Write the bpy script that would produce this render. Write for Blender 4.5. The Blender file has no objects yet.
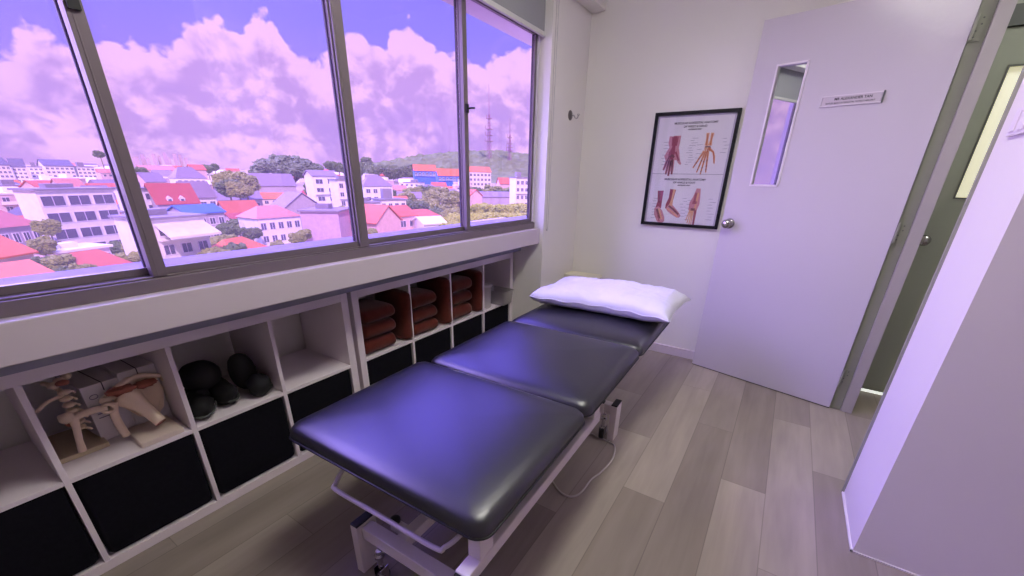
import bpy, bmesh, math, random
from mathutils import Vector, Matrix, noise
random.seed(11)
C = bpy.context.scene.collection
PI = math.pi

# ------------------------------------------------------------------ colours and materials
def lin(r, g=None, b=None):
    if g is None: r, g, b = r
    return tuple((c/255/12.92 if c/255 <= 0.04045 else ((c/255+0.055)/1.055)**2.4) for c in (r, g, b)) + (1.0,)

def mat(name, col, rough=0.5, metal=0.0, var=0.0, scale=20.0, bump=0.0, spec=0.5, coat=0.0, coat_rough=0.1, sheen=0.0, bscale=None):
    m = bpy.data.materials.new(name); m.use_nodes = True
    nt = m.node_tree; N = nt.nodes; L = nt.links
    bs = N['Principled BSDF']
    bs.inputs['Base Color'].default_value = col
    bs.inputs['Roughness'].default_value = rough
    bs.inputs['Metallic'].default_value = metal
    bs.inputs['Specular IOR Level'].default_value = spec
    bs.inputs['Coat Weight'].default_value = coat
    bs.inputs['Coat Roughness'].default_value = coat_rough
    bs.inputs['Sheen Weight'].default_value = sheen
    tc = N.new('ShaderNodeTexCoord')
    nz = N.new('ShaderNodeTexNoise'); nz.inputs['Scale'].default_value = scale; nz.inputs['Detail'].default_value = 4
    L.new(tc.outputs['Object'], nz.inputs['Vector'])
    mx = N.new('ShaderNodeMix'); mx.data_type = 'RGBA'; mx.blend_type = 'MIX'
    v = max(var, 0.02)
    mx.inputs['A'].default_value = tuple(c*(1-v) for c in col[:3]) + (1,)
    mx.inputs['B'].default_value = tuple(min(1, c*(1+v)) for c in col[:3]) + (1,)
    L.new(nz.outputs['Fac'], mx.inputs['Factor']); L.new(mx.outputs['Result'], bs.inputs['Base Color'])
    if bump:
        bp = N.new('ShaderNodeBump'); bp.inputs['Strength'].default_value = bump; bp.inputs['Distance'].default_value = 0.002
        n2 = N.new('ShaderNodeTexNoise'); n2.inputs['Scale'].default_value = bscale or scale*6; n2.inputs['Detail'].default_value = 3
        L.new(tc.outputs['Object'], n2.inputs['Vector']); L.new(n2.outputs['Fac'], bp.inputs['Height']); L.new(bp.outputs['Normal'], bs.inputs['Normal'])
    return m

def emat(name, col, strength):
    m = bpy.data.materials.new(name); m.use_nodes = True
    bs = m.node_tree.nodes['Principled BSDF']
    bs.inputs['Base Color'].default_value = (0.8, 0.8, 0.8, 1)
    bs.inputs['Emission Color'].default_value = col; bs.inputs['Emission Strength'].default_value = strength
    return m

def thin_glass(name, tint, refl=0.035, rough=0.0):
    m = bpy.data.materials.new(name); m.use_nodes = True
    nt = m.node_tree; N = nt.nodes; L = nt.links
    for n in list(N): N.remove(n)
    out = N.new('ShaderNodeOutputMaterial'); tr = N.new('ShaderNodeBsdfTransparent'); gl = N.new('ShaderNodeBsdfGlossy'); mx = N.new('ShaderNodeMixShader')
    tr.inputs['Color'].default_value = tint; gl.inputs['Roughness'].default_value = rough; gl.inputs['Color'].default_value = (0.9, 0.9, 0.9, 1)
    fr = N.new('ShaderNodeLayerWeight'); fr.inputs['Blend'].default_value = 0.5
    pw = N.new('ShaderNodeMath'); pw.operation = 'POWER'; pw.inputs[1].default_value = 5.0; L.new(fr.outputs['Facing'], pw.inputs[0])
    mu = N.new('ShaderNodeMath'); mu.operation = 'MULTIPLY_ADD'; mu.inputs[1].default_value = 0.5; mu.inputs[2].default_value = refl
    L.new(pw.outputs[0], mu.inputs[0]); L.new(mu.outputs[0], mx.inputs[0]); L.new(tr.outputs[0], mx.inputs[1]); L.new(gl.outputs[0], mx.inputs[2]); L.new(mx.outputs[0], out.inputs[0])
    return m

TINT = (0.93, 0.74, 1.0, 1)
M = {}
M['wall'] = mat('wall_paint', lin(232, 227, 222), 0.6, var=0.02, scale=3, bump=0.08, bscale=160)
M['wallcool'] = mat('wall_paint_cool', lin(228, 219, 223), 0.55, var=0.02, scale=3, bump=0.08, bscale=160)
M['ceil'] = mat('ceiling_paint', lin(232, 230, 224), 0.8, var=0.02, scale=3)
M['sill'] = mat('sill_paint', lin(205, 192, 198), 0.5, var=0.04, scale=5, bump=0.05)
M['white_lam'] = mat('white_laminate', lin(232, 220, 225), 0.4, var=0.02, scale=6)
M['black_fab'] = mat('black_fabric', lin(21, 20, 27), 0.95, var=0.3, scale=60, bump=0.3, bscale=500, spec=0.1)
M['alu'] = mat('aluminium_bronze', lin(120, 108, 113), 0.42, metal=0.3, var=0.06, scale=12, bump=0.03)
M['alu_dark'] = mat('aluminium_dark_gasket', lin(30, 24, 34), 0.6, var=0.1)
M['gasket'] = M['alu_dark']
M['door'] = mat('door_laminate', lin(206, 197, 208), 0.17, var=0.015, scale=2.5, bump=0.30, bscale=55, spec=0.22)
M['door_edge'] = mat('door_edge', lin(120, 112, 108), 0.5)
M['jamb'] = mat('door_frame_grey_green', lin(142, 143, 130), 0.5, var=0.03)
M['jamb2'] = mat('door_frame_grey', lin(176, 168, 170), 0.45, var=0.03)
M['steel'] = mat('brushed_steel', lin(168, 164, 164), 0.20, metal=1.0, var=0.05, scale=30)
M['chrome'] = mat('chrome', lin(215, 213, 218), 0.12, metal=1.0)
M['powder'] = mat('powder_coated_steel', lin(218, 207, 208), 0.35, var=0.02, scale=30, spec=0.5)
M['blackplast'] = mat('black_plastic', lin(18, 17, 20), 0.4)
M['greyplast'] = mat('grey_plastic', lin(120, 116, 124), 0.4)
M['paper'] = mat('poster_paper', lin(240, 236, 240), 0.35, var=0.01)
M['blackframe'] = mat('black_frame', lin(8, 8, 10), 0.5, spec=0.3)
M['towel'] = mat('rust_towel', lin(94, 40, 32), 0.98, var=0.25, scale=40, bump=0.9, bscale=420, spec=0.05, sheen=0.2)
M['pillow'] = mat('white_cotton', lin(214, 210, 222), 0.85, var=0.02, scale=8, bump=0.25, bscale=60, sheen=0.15)
M['blind'] = mat('roller_blind_fabric', lin(150, 150, 152), 0.85, var=0.03, scale=80)
M['blindrail'] = mat('blind_rail', lin(205, 203, 198), 0.45)
M['bone'] = mat('bone_plastic', lin(242, 218, 192), 0.4, var=0.08, scale=30, bump=0.15)
M['muscle'] = mat('muscle_red', lin(168, 98, 78), 0.45, var=0.15, scale=40)
M['woodbase'] = mat('model_base', lin(196, 178, 146), 0.5, var=0.08, scale=25)
M['whitebase'] = mat('model_base_white', lin(214, 196, 184), 0.5, var=0.03)
M['carton'] = mat('grey_carton', lin(222, 214, 214), 0.6, var=0.04, scale=20)
M['ink'] = mat('ink', lin(40, 34, 46), 0.6)
M['inkgrey'] = mat('ink_grey', lin(120, 112, 132), 0.6)
M['cable'] = mat('grey_cable', lin(205, 196, 192), 0.45)
M['beige'] = mat('beige_laminate', lin(228, 222, 198), 0.45, var=0.03)
M['trimgrey'] = mat('grey_trim', lin(98, 100, 98), 0.6)
M['plateswitch'] = mat('switch_plate', lin(226, 214, 226), 0.35)
M['clearplast'] = thin_glass('clear_plastic', (0.80, 0.79, 0.80, 1), 0.30, 0.3)
M['corr'] = mat('corridor_green_paint', lin(160, 163, 150), 0.6, var=0.03, scale=4)
M['corrdoor'] = mat('corridor_door_green', lin(152, 156, 143), 0.45, var=0.03, scale=4)
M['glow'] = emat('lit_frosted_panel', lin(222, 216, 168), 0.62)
M['strip'] = emat('light_under_door', lin(235, 240, 232), 0.9)
M['glass'] = thin_glass('lavender_tinted_glass', TINT)
_nt = M['glass'].node_tree; _N = _nt.nodes; _o = [n for n in _N if n.type == 'OUTPUT_MATERIAL'][0]; _src = _o.inputs[0].links[0].from_socket     # veil added to haze the view, as a dusty film scattering daylight
_t = _N.new('ShaderNodeBsdfTranslucent'); _t.inputs['Color'].default_value = (0.86, 0.66, 0.90, 1); _x = _N.new('ShaderNodeMixShader'); _x.inputs[0].default_value = 0.024
_nt.links.new(_src, _x.inputs[1]); _nt.links.new(_t.outputs[0], _x.inputs[2]); _nt.links.new(_x.outputs[0], _o.inputs[0])
M['ledge'] = mat('exterior_ledge', lin(150, 150, 162), 0.9, var=0.35, scale=9, bump=0.6)
M['extsoffit'] = mat('exterior_soffit', lin(215, 205, 205), 0.8, var=0.03)

def vinyl():
    m = mat('navy_black_vinyl', lin(14, 15, 21), 0.36, var=0.06, scale=6, bump=0.04, bscale=260, spec=1.0, coat=0.0)
    return m
M['vinyl'] = vinyl()

def door_glass():
    m = bpy.data.materials.new('vision_panel_glass'); m.use_nodes = True
    nt = m.node_tree; N = nt.nodes; L = nt.links
    for n in list(N): N.remove(n)
    out = N.new('ShaderNodeOutputMaterial'); gl = N.new('ShaderNodeBsdfGlossy'); df = N.new('ShaderNodeBsdfDiffuse'); mx = N.new('ShaderNodeMixShader')
    gl.inputs['Color'].default_value = (0.86, 0.9, 0.9, 1); gl.inputs['Roughness'].default_value = 0.015
    df.inputs['Color'].default_value = lin(140, 142, 150); mx.inputs[0].default_value = 0.78
    L.new(df.outputs[0], mx.inputs[1]); L.new(gl.outputs[0], mx.inputs[2]); L.new(mx.outputs[0], out.inputs[0])
    return m
M['vision'] = door_glass()

def floor_mat():
    m = bpy.data.materials.new('grey_oak_vinyl_planks'); m.use_nodes = True
    nt = m.node_tree; N = nt.nodes; L = nt.links; bs = N['Principled BSDF']
    tc = N.new('ShaderNodeTexCoord'); sp = N.new('ShaderNodeSeparateXYZ'); L.new(tc.outputs['Object'], sp.inputs[0])
    def mth(op, a, b=None, c=None):
        n = N.new('ShaderNodeMath'); n.operation = op
        for i, v in enumerate((a, b, c)):
            if v is None: continue
            if isinstance(v, (int, float)): n.inputs[i].default_value = v
            else: L.new(v, n.inputs[i])
        return n.outputs[0]
    W, LEN = 0.183, 1.22
    xs = mth('DIVIDE', mth('SUBTRACT', sp.outputs[0], 1.5405 - 20*W), W)
    col = mth('FLOOR', xs); fx = mth('FRACT', xs)
    off = mth('FRACT', mth('MULTIPLY', mth('ADD', col, 3.0), 0.371))
    ys = mth('ADD', mth('DIVIDE', mth('ADD', sp.outputs[1], 8.0), LEN), off)
    row = mth('FLOOR', ys); fy = mth('FRACT', ys)
    cb = N.new('ShaderNodeCombineXYZ'); L.new(col, cb.inputs[0]); L.new(row, cb.inputs[1])
    wn = N.new('ShaderNodeTexWhiteNoise'); wn.noise_dimensions = '2D'; L.new(cb.outputs[0], wn.inputs['Vector'])
    cr = N.new('ShaderNodeValToRGB'); e = cr.color_ramp.elements
    e[0].position = 0; e[0].color = lin(143, 131, 122); e[1].position = 1; e[1].color = lin(168, 156, 145)
    x = e.new(0.35); x.color = lin(151, 139, 130); x = e.new(0.65); x.color = lin(160, 148, 138)
    L.new(wn.outputs['Value'], cr.inputs[0])
    # grain stretched along the plank
    cg = N.new('ShaderNodeCombineXYZ')
    L.new(mth('MULTIPLY', sp.outputs[0], 26.0), cg.inputs[0]); L.new(mth('ADD', mth('MULTIPLY', sp.outputs[1], 2.2), mth('MULTIPLY', wn.outputs['Value'], 37.0)), cg.inputs[1]); L.new(mth('MULTIPLY', col, 3.1), cg.inputs[2])
    g = N.new('ShaderNodeTexNoise'); g.inputs['Scale'].default_value = 1.0; g.inputs['Detail'].default_value = 5; g.inputs['Distortion'].default_value = 0.6; L.new(cg.outputs[0], g.inputs['Vector'])
    cg2 = N.new('ShaderNodeCombineXYZ')
    L.new(mth('MULTIPLY', sp.outputs[0], 7.0), cg2.inputs[0]); L.new(mth('ADD', mth('MULTIPLY', sp.outputs[1], 1.5), mth('MULTIPLY', wn.outputs['Value'], 11.0)), cg2.inputs[1]); L.new(col, cg2.inputs[2])
    g2 = N.new('ShaderNodeTexNoise'); g2.inputs['Scale'].default_value = 1.0; g2.inputs['Detail'].default_value = 3; L.new(cg2.outputs[0], g2.inputs['Vector'])
    fac = mth('ADD', 0.52, mth('ADD', mth('MULTIPLY', g.outputs['Fac'], 0.36), mth('MULTIPLY', g2.outputs['Fac'], 0.62)))
    # seams
    ex = mth('MINIMUM', fx, mth('SUBTRACT', 1.0, fx)); ey = mth('MINIMUM', fy, mth('SUBTRACT', 1.0, fy))
    sx = mth('GREATER_THAN', ex, 0.010); sy = mth('GREATER_THAN', ey, 0.0013)
    seam = mth('ADD', 0.72, mth('MULTIPLY', mth('MULTIPLY', sx, sy), 0.28))
    fac = mth('MULTIPLY', fac, seam)
    vm = N.new('ShaderNodeVectorMath'); vm.operation = 'SCALE'; L.new(cr.outputs[0], vm.inputs[0]); L.new(fac, vm.inputs['Scale'])
    L.new(vm.outputs[0], bs.inputs['Base Color'])
    bs.inputs['Roughness'].default_value = 0.5; bs.inputs['Specular IOR Level'].default_value = 0.35
    bp = N.new('ShaderNodeBump'); bp.inputs['Strength'].default_value = 0.15; bp.inputs['Distance'].default_value = 0.001
    L.new(fac, bp.inputs['Height']); L.new(bp.outputs['Normal'], bs.inputs['Normal'])
    return m
M['floor'] = floor_mat()

# ------------------------------------------------------------------ object helpers
W = {}           # world matrices of what has been built (the depsgraph is not evaluated here)
def meta(o, label=None, cat=None, group=None, kind=None):
    if label: o['label'] = label
    if cat: o['category'] = cat
    if group: o['group'] = group
    if kind: o['kind'] = kind
    return o

def thing(name, label, cat, loc=(0, 0, 0), rz=0.0, group=None, kind=None):
    o = bpy.data.objects.new(name, None); C.objects.link(o)
    o.empty_display_size = 0.1
    o.location = loc; o.rotation_euler = (0, 0, rz)
    W[o.name] = Matrix.Translation(loc) @ Matrix.Rotation(rz, 4, 'Z')
    return meta(o, label, cat, group, kind)

def obj(name, bm, m, parent=None, bevel=0.0, smooth=False, label=None, loc=None, segs=2, sub=0, local=False):
    """link bm (built in world coordinates) as one mesh object; under a parent it takes the parent's space"""
    if parent is not None:
        if not local: bm.transform(W[parent.name].inverted())
        base = Matrix.Identity(4)
    else:
        if loc is None:
            xs = [v.co for v in bm.verts]
            loc = (sum(v.x for v in xs)/len(xs), sum(v.y for v in xs)/len(xs), min(v.z for v in xs))
        base = Matrix.Translation(loc)
        bm.transform(base.inverted())
    bmesh.ops.recalc_face_normals(bm, faces=bm.faces)
    me = bpy.data.meshes.new(name); bm.to_mesh(me); bm.free()
    ms = m if isinstance(m, (list, tuple)) else [m]
    for x in ms: me.materials.append(x)
    if smooth:
        for p in me.polygons: p.use_smooth = True
    o = bpy.data.objects.new(name, me); C.objects.link(o)
    if parent is not None:
        o.parent = parent; W[o.name] = W[parent.name]
    else:
        o.location = loc; W[o.name] = base
    if bevel:
        b = o.modifiers.new('bevel', 'BEVEL'); b.width = bevel; b.segments = segs; b.limit_method = 'ANGLE'; b.angle_limit = 0.6
    if sub:
        s = o.modifiers.new('sub', 'SUBSURF'); s.levels = sub; s.render_levels = sub
    if label: o['label'] = label
    return o

def struct(name, bm, m, **k):
    o = obj(name, bm, m, **k); o['kind'] = 'structure'; return o

def solo(name, bm, m, label, cat, group=None, **k):
    return meta(obj(name, bm, m, **k), label, cat, group)

def dup(root, loc, rz, label=None, group=None):
    r = root.copy(); C.objects.link(r); r.location = loc; r.rotation_euler = (0, 0, rz)
    W[r.name] = Matrix.Translation(loc) @ Matrix.Rotation(rz, 4, 'Z')
    if label: r['label'] = label
    if group: r['group'] = group
    for ch in list(root.children):
        c = ch.copy(); C.objects.link(c); c.parent = r
        for g in ch.children:
            d = g.copy(); C.objects.link(d); d.parent = c
    return r

def BM(): return bmesh.new()
def box(bm, x0, x1, y0, y1, z0, z1, mi=0):
    vs = [bm.verts.new((x, y, z)) for x in (x0, x1) for y in (y0, y1) for z in (z0, z1)]
    for f in ((0, 1, 3, 2), (4, 6, 7, 5), (0, 4, 5, 1), (2, 3, 7, 6), (0, 2, 6, 4), (1, 5, 7, 3)):
        fc = bm.faces.new([vs[i] for i in f]); fc.material_index = mi
    return vs
def B1(*a): bm = BM(); box(bm, *a); return bm
def obox(bm, p0, p1, w, h, up=(0, 0, 1), mi=0):
    """bar from p0 to p1, w wide sideways and h tall"""
    p0, p1 = Vector(p0), Vector(p1); d = (p1-p0).normalized(); u = Vector(up)
    s = d.cross(u).normalized(); u = s.cross(d).normalized()
    vs = [bm.verts.new(p + s*a*w/2 + u*b*h/2) for p in (p0, p1) for a in (-1, 1) for b in (-1, 1)]
    for f in ((0, 1, 3, 2), (4, 6, 7, 5), (0, 4, 5, 1), (2, 3, 7, 6), (0, 2, 6, 4), (1, 5, 7, 3)):
        fc = bm.faces.new([vs[i] for i in f]); fc.material_index = mi
def tube(bm, pts, r, n=10, closed=False, mi=0):
    pts = [Vector(p) for p in pts]; rs = r if isinstance(r, (list, tuple)) else [r]*len(pts)
    rings = []; prev = None
    for i, p in enumerate(pts):
        a = pts[i-1] if (i > 0 or closed) else p; b = pts[(i+1) % len(pts)] if (i < len(pts)-1 or closed) else p
        d = (b-a).normalized()
        if prev is None:
            s = d.cross(Vector((0, 0, 1)))
            if s.length < 0.1: s = d.cross(Vector((0, 1, 0)))
            s.normalize()
        else:
            s = prev - d*prev.dot(d); s.normalize()
        prev = s; t = d.cross(s)
        rings.append([bm.verts.new(p + (s*math.cos(2*PI*k/n) + t*math.sin(2*PI*k/n))*rs[i]) for k in range(n)])
    m = len(rings)
    for i in range(m if closed else m-1):
        A, B_ = rings[i], rings[(i+1) % m]
        for k in range(n):
            f = bm.faces.new((A[k], A[(k+1) % n], B_[(k+1) % n], B_[k])); f.material_index = mi
    if not closed:
        for R in (rings[0], rings[-1]):
            f = bm.faces.new(R); f.material_index = mi
def smoothpath(pts, n=6):
    P = [Vector(p) for p in pts]; P = [P[0]*2-P[1]] + P + [P[-1]*2-P[-2]]; out = []
    for i in range(1, len(P)-2):
        for k in range(n):
            t = k/n; a, b, c, d = P[i-1:i+3]
            out.append(0.5*((2*b) + (c-a)*t + (2*a-5*b+4*c-d)*t*t + (3*b-a-3*c+d)*t**3))
    out.append(P[-2]); return out
def lathe(bm, prof, M4=None, n=20, mi=0):
    """prof: (radius, height) pairs about z; M4 places it"""
    M4 = M4 or Matrix.Identity(4); rings = []
    for r, z in prof:
        rings.append([bm.verts.new(M4 @ Vector((r*math.cos(2*PI*k/n), r*math.sin(2*PI*k/n), z))) for k in range(n)])
    for A, B_ in zip(rings, rings[1:]):
        for k in range(n):
            f = bm.faces.new((A[k], A[(k+1) % n], B_[(k+1) % n], B_[k])); f.material_index = mi
    for R in (rings[0], rings[-1]):
        f = bm.faces.new(R); f.material_index = mi
def blob(bm, c, s, amp=0.0, fr=3.0, sub=3, seed=0, rot=None, mi=0):
    r = bmesh.ops.create_icosphere(bm, subdivisions=sub, radius=1.0)
    R = rot or Matrix.Identity(3); c = Vector(c)
    for v in r['verts']:
        n = v.co.normalized(); k = 1 + amp*noise.noise(n*fr + Vector((seed*7.3, seed*3.1, seed)))
        v.co = R @ Vector((n.x*s[0]*k, n.y*s[1]*k, n.z*s[2]*k)) + c
    if mi:
        for f in {f for v in r['verts'] for f in v.link_faces}: f.material_index = mi
def axes_matrix(loc, zdir):
    z = Vector(zdir).normalized(); x = z.cross(Vector((0, 0, 1)))
    if x.length < 0.05: x = Vector((1, 0, 0))
    x.normalize(); y = z.cross(x)
    m = Matrix((x, y, z)).transposed().to_4x4(); m.translation = loc; return m

# ------------------------------------------------------------------ camera
cam = bpy.data.cameras.new('camera'); co = bpy.data.objects.new('camera', cam); C.objects.link(co)
cam.sensor_width = 36; cam.lens = 406.34/1024*36; cam.shift_y = (351.22-288)/1024; cam.clip_end = 6000; cam.clip_start = 0.05
Rwc = Matrix(((0.8378022667, 0.5456758802, 0.0180331793), (-0.2285371267, 0.3205046519, 0.9192646789), (0.4958408450, -0.7742832827, 0.3932267216)))
mw = Rwc.transposed().to_4x4(); mw.translation = (1.71068, -1.17638, 1.29000); co.matrix_world = mw
bpy.context.scene.camera = co

# ------------------------------------------------------------------ room shell
struct('floor', B1(-0.42, 3.9, -2.9, 2.22, -0.05, 0.0), M['floor'], loc=(0, 0, 0))
struct('ceiling', B1(-0.42, 3.9, -2.9, 2.4, 2.62, 2.70), M['ceil'])
bm = BM(); box(bm, -0.50, -0.415, -2.9, 1.50, -0.05, 0.845)                         # wall of the niche under the sill
struct('wall_left', bm, M['wall'])
bm = BM(); box(bm, -0.40, 0.20, -2.9, -1.52, 0.955, 2.62); box(bm, 0.10, 0.150, -1.52, 1.50, 2.17, 2.62)   # pier left of the window, wall above it
struct('wall_left', bm, M['wall'])
bm = BM(); box(bm, -0.50, 0.242, 1.503, 2.06, -0.05, 0.95); box(bm, 0.119, 0.242, 1.503, 2.06, 0.95, 2.62)
struct('wall_left', bm, M['wall'])
bm = BM(); box(bm, 0.119, 2.30, 2.06, 2.19, -0.05, 2.62); box(bm, -0.50, 0.119, 2.06, 2.19, -0.05, 0.77)
struct('wall_back', bm, M['wall'])
bm = BM(); box(bm, 2.205, 2.30, 0.49, 0.868, 0.0, 2.62)
struct('wall_right', bm, M['wallcool'])
struct('wall_right', B1(2.30, 3.90, 0.49, 0.60, 0.0, 2.62), M['wallcool'])
struct('wall_right', B1(2.205, 2.30, 0.868, 1.80, 2.17, 2.62), M['wall'])
struct('wall_right', B1(2.24, 2.30, 1.80, 2.06, 0.0, 2.62), M['wall'])
struct('wall_right', B1(3.82, 3.90, -2.9, 0.49, 0.0, 2.62), M['wall'])
struct('wall_front', B1(-0.42, 3.9, -2.98, -2.9, 0.0, 2.62), M['wall'])
# window parapet beam with the sill on top
struct('sill', B1(-0.42, 0.213, -2.9, 1.503, 0.847, 0.953), M['sill'], bevel=0.004)
# lowered trim box over the pier, along the ceiling
struct('trim_1', B1(0.236, 0.345, -2.9, 2.058, 2.345, 2.62), M['wall'], bevel=0.003)
# baseboard
bm = BM(); box(bm, 0.245, 2.235, 2.045, 2.06, 0, 0.062); box(bm, 0.245, 2.235, 2.040, 2.06, 0.062, 0.070)
struct('baseboard_back', bm, mat('baseboard_white', lin(226, 214, 222), 0.3), bevel=0.002)
bm = BM(); box(bm, 2.197, 2.205, 0.485, 0.868, 0, 0.006); box(bm, 2.197, 3.6, 0.485, 0.4905, 0, 0.006)
struct('baseboard_right', bm, mat('sealant_white', lin(225, 218, 220), 0.5))
# corridor beyond the doorway
struct('wall_corridor', B1(2.30, 3.90, 2.20, 2.28, -0.05, 2.62), M['corr'])
struct('wall_corridor', B1(3.82, 3.90, 0.60, 2.20, -0.05, 2.62), M['corr'])
d2 = thing('door_2', None, None, (2.36, 2.2, 0), 0); d2['kind'] = 'structure'
bm = BM(); box(bm, 2.335, 2.452, 2.165, 2.198, 0.022, 2.0); box(bm, 3.10, 3.22, 2.165, 2.198, 0.022, 2.0)
box(bm, 2.452, 3.10, 2.165, 2.198, 0.022, 1.232); box(bm, 2.452, 3.10, 2.165, 2.198, 1.838, 2.0)
obj('door_leaf', bm, M['corrdoor'], d2)
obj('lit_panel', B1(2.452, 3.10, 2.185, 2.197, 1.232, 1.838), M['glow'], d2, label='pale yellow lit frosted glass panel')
bm = BM(); box(bm, 2.446, 3.106, 2.160, 2.164, 1.226, 1.233); box(bm, 2.446, 3.106, 2.160, 2.164, 1.837, 1.844); box(bm, 2.446, 2.453, 2.160, 2.164, 1.233, 1.837)
obj('panel_trim', bm, M['trimgrey'], d2)
obj('light_gap', B1(2.335, 3.2, 2.17, 2.197, 0.001, 0.021), M['strip'], d2, label='bright line of light under the door')
bm = BM(); lathe(bm, [(0.028, 0), (0.028, 0.006), (0.012, 0.01), (0.012, 0.028), (0.026, 0.036), (0.029, 0.05), (0.022, 0.062), (0.004, 0.066)], axes_matrix((2.39, 2.165, 1.0), (0, -1, 0)))
obj('door_knob', bm, M['steel'], d2, smooth=True)
bm = BM(); box(bm, 2.30, 3.3, 2.150, 2.198, 2.005, 2.09)
obj('door_head', bm, M['trimgrey'], d2)

# ------------------------------------------------------------------ doorway frame and open door
bm = BM(); box(bm, 2.196, 2.250, 1.772, 1.80, 0, 2.135); box(bm, 2.196, 2.250, 0.868, 0.880, 0, 2.135); box(bm, 2.196, 2.250, 0.868, 1.80, 2.135, 2.17)
fr1 = thing('door_frame', None, None, (2.25, 1.3, 0)); fr1['kind'] = 'structure'
obj('rebate', bm, M['jamb'], fr1, bevel=0.002, label='grey green rebate of the frame')
bm = BM(); box(bm, 2.250, 2.304, 1.755, 1.80, 0, 2.12); box(bm, 2.250, 2.304, 0.868, 0.892, 0, 2.12); box(bm, 2.250, 2.304, 0.892, 1.755, 2.12, 2.17)
obj('door_stop', bm, M['jamb2'], fr1, bevel=0.002)

HX, HY = 2.19, 1.75
dv = Vector((-0.9721, 0.2346, 0)).normalized(); rz = math.atan2(dv.y, dv.x)      # s axis along the leaf, depth behind it
def D(s, z, t=0.0):   # t>0 towards the camera
    n = Vector((-dv.y, dv.x, 0)); 
    if n.dot(Vector((1.71-HX, -1.18-HY, 0))) < 0: n = -n
    return Vector((HX, HY, z)) + dv*s + n*t
def dbox(bm, s0, s1, z0, z1, t0, t1, mi=0):
    vs = [bm.verts.new(D(s, z, t)) for s in (s0, s1) for t in (t0, t1) for z in (z0, z1)]
    for f in ((0, 1, 3, 2), (4, 6, 7, 5), (0, 4, 5, 1), (2, 3, 7, 6), (0, 2, 6, 4), (1, 5, 7, 3)):
        fc = bm.faces.new([vs[i] for i in f]); fc.material_index = mi
dn = D(0, 0, 1) - D(0, 0, 0)
d1 = thing('door_1', None, None, (HX, HY, 0), rz); d1['kind'] = 'structure'
bm = BM()
dbox(bm, 0.0, 0.602, 0.008, 2.125, -0.042, 0); dbox(bm, 0.744, 0.870, 0.008, 2.125, -0.042, 0)
dbox(bm, 0.602, 0.744, 0.008, 1.275, -0.042, 0); dbox(bm, 0.602, 0.744, 1.892, 2.125, -0.042, 0)
bmesh.ops.remove_doubles(bm, verts=bm.verts, dist=0.0005)
obj('door_leaf', bm, M['door'], d1)
obj('vision_glass', (lambda b: (dbox(b, 0.602, 0.744, 1.275, 1.892, -0.020, -0.016), b)[1])(BM()), M['vision'], d1, label='narrow reflective glass strip')
bm = BM()
for a in ((0.594, 0.604, 1.267, 1.900), (0.742, 0.752, 1.267, 1.900), (0.594, 0.752, 1.267, 1.277), (0.594, 0.752, 1.890, 1.900)): dbox(bm, *a, -0.02, 0.006)
obj('glass_bead', bm, mat('white_bead', lin(232, 222, 232), 0.3), d1, bevel=0.001)
obj('door_sweep', (lambda b: (dbox(b, 0.0, 0.870, 0.0015, 0.0078, -0.036, -0.006), b)[1])(BM()), M['blackplast'], d1)
bm = BM(); lathe(bm, [(0.032, 0), (0.032, 0.005), (0.026, 0.010), (0.011, 0.014), (0.011, 0.032), (0.022, 0.038), (0.027, 0.048), (0.027, 0.060), (0.021, 0.068), (0.005, 0.070)], axes_matrix(D(0.822, 1.037, 0), dn), 24)
kn = obj('door_knob', bm, M['steel'], d1, smooth=True)
bm = BM(); lathe(bm, [(0.009, 0), (0.009, 0.004), (0.003, 0.005)], axes_matrix(D(0.822, 1.037, 0.069), dn), 14)
obj('lock_button', bm, M['chrome'], kn, smooth=True)
for hz in (0.22, 1.06, 1.93):
    bm = BM(); tube(bm, [D(-0.008, hz-0.05, 0.004), D(-0.008, hz+0.05, 0.004)], 0.006, 8)
    box(bm, 2.196, 2.235, 1.768, 1.7722, hz-0.05, hz+0.05)
    h = obj('hinge', bm, M['jamb'], d1)
    bm = BM()
    for dz in (-0.035, -0.012, 0.012, 0.035):
        lathe(bm, [(0.0035, 0), (0.002, 0.001)], axes_matrix((2.21+0.012*(1 if dz*100 % 2 > 1 else 0), 1.768, hz+dz), (0, -1, 0)), 8)
    obj('screw', bm, M['trimgrey'], h)

# writing on flat things ------------------------------------------------------
def text(name, s, size, origin, xdir, ydir, m, parent, align='CENTER', bold=0.0, label=None):
    cu = bpy.data.curves.new(name, 'FONT'); cu.body = s; cu.size = size; cu.align_x = align; cu.align_y = 'CENTER'; cu.offset = bold; cu.extrude = 0.0002
    cu.materials.append(m)
    o = bpy.data.objects.new(name, cu); C.objects.link(o)
    x = Vector(xdir).normalized(); y = Vector(ydir).normalized(); z = x.cross(y)
    mm = Matrix((x, y, z)).transposed().to_4x4(); mm.translation = origin
    dg = bpy.context.evaluated_depsgraph_get(); me = bpy.data.meshes.new_from_object(o.evaluated_get(dg)); bpy.data.objects.remove(o)
    me.transform(W[parent.name].inverted() @ mm); o = bpy.data.objects.new(name, me); C.objects.link(o); o.parent = parent; W[o.name] = W[parent.name]
    if label: o['label'] = label
    return o
sg = thing('name_sign', 'small silver name plate with two lines of black lettering on the open white door', 'sign', D(0.358, 1.669, 0), rz)
obj('plate', (lambda b: (dbox(b, 0.235, 0.485, 1.673, 1.713, 0.0005, 0.005), b)[1])(BM()), mat('plate_silver', lin(196, 184, 196), 0.35, metal=0.2), sg)
bm = BM(); dbox(bm, 0.228, 0.491, 1.713, 1.718, 0.0005, 0.008); dbox(bm, 0.228, 0.491, 1.668, 1.673, 0.0005, 0.008); dbox(bm, 0.486, 0.491, 1.668, 1.718, 0.0005, 0.008)
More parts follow.
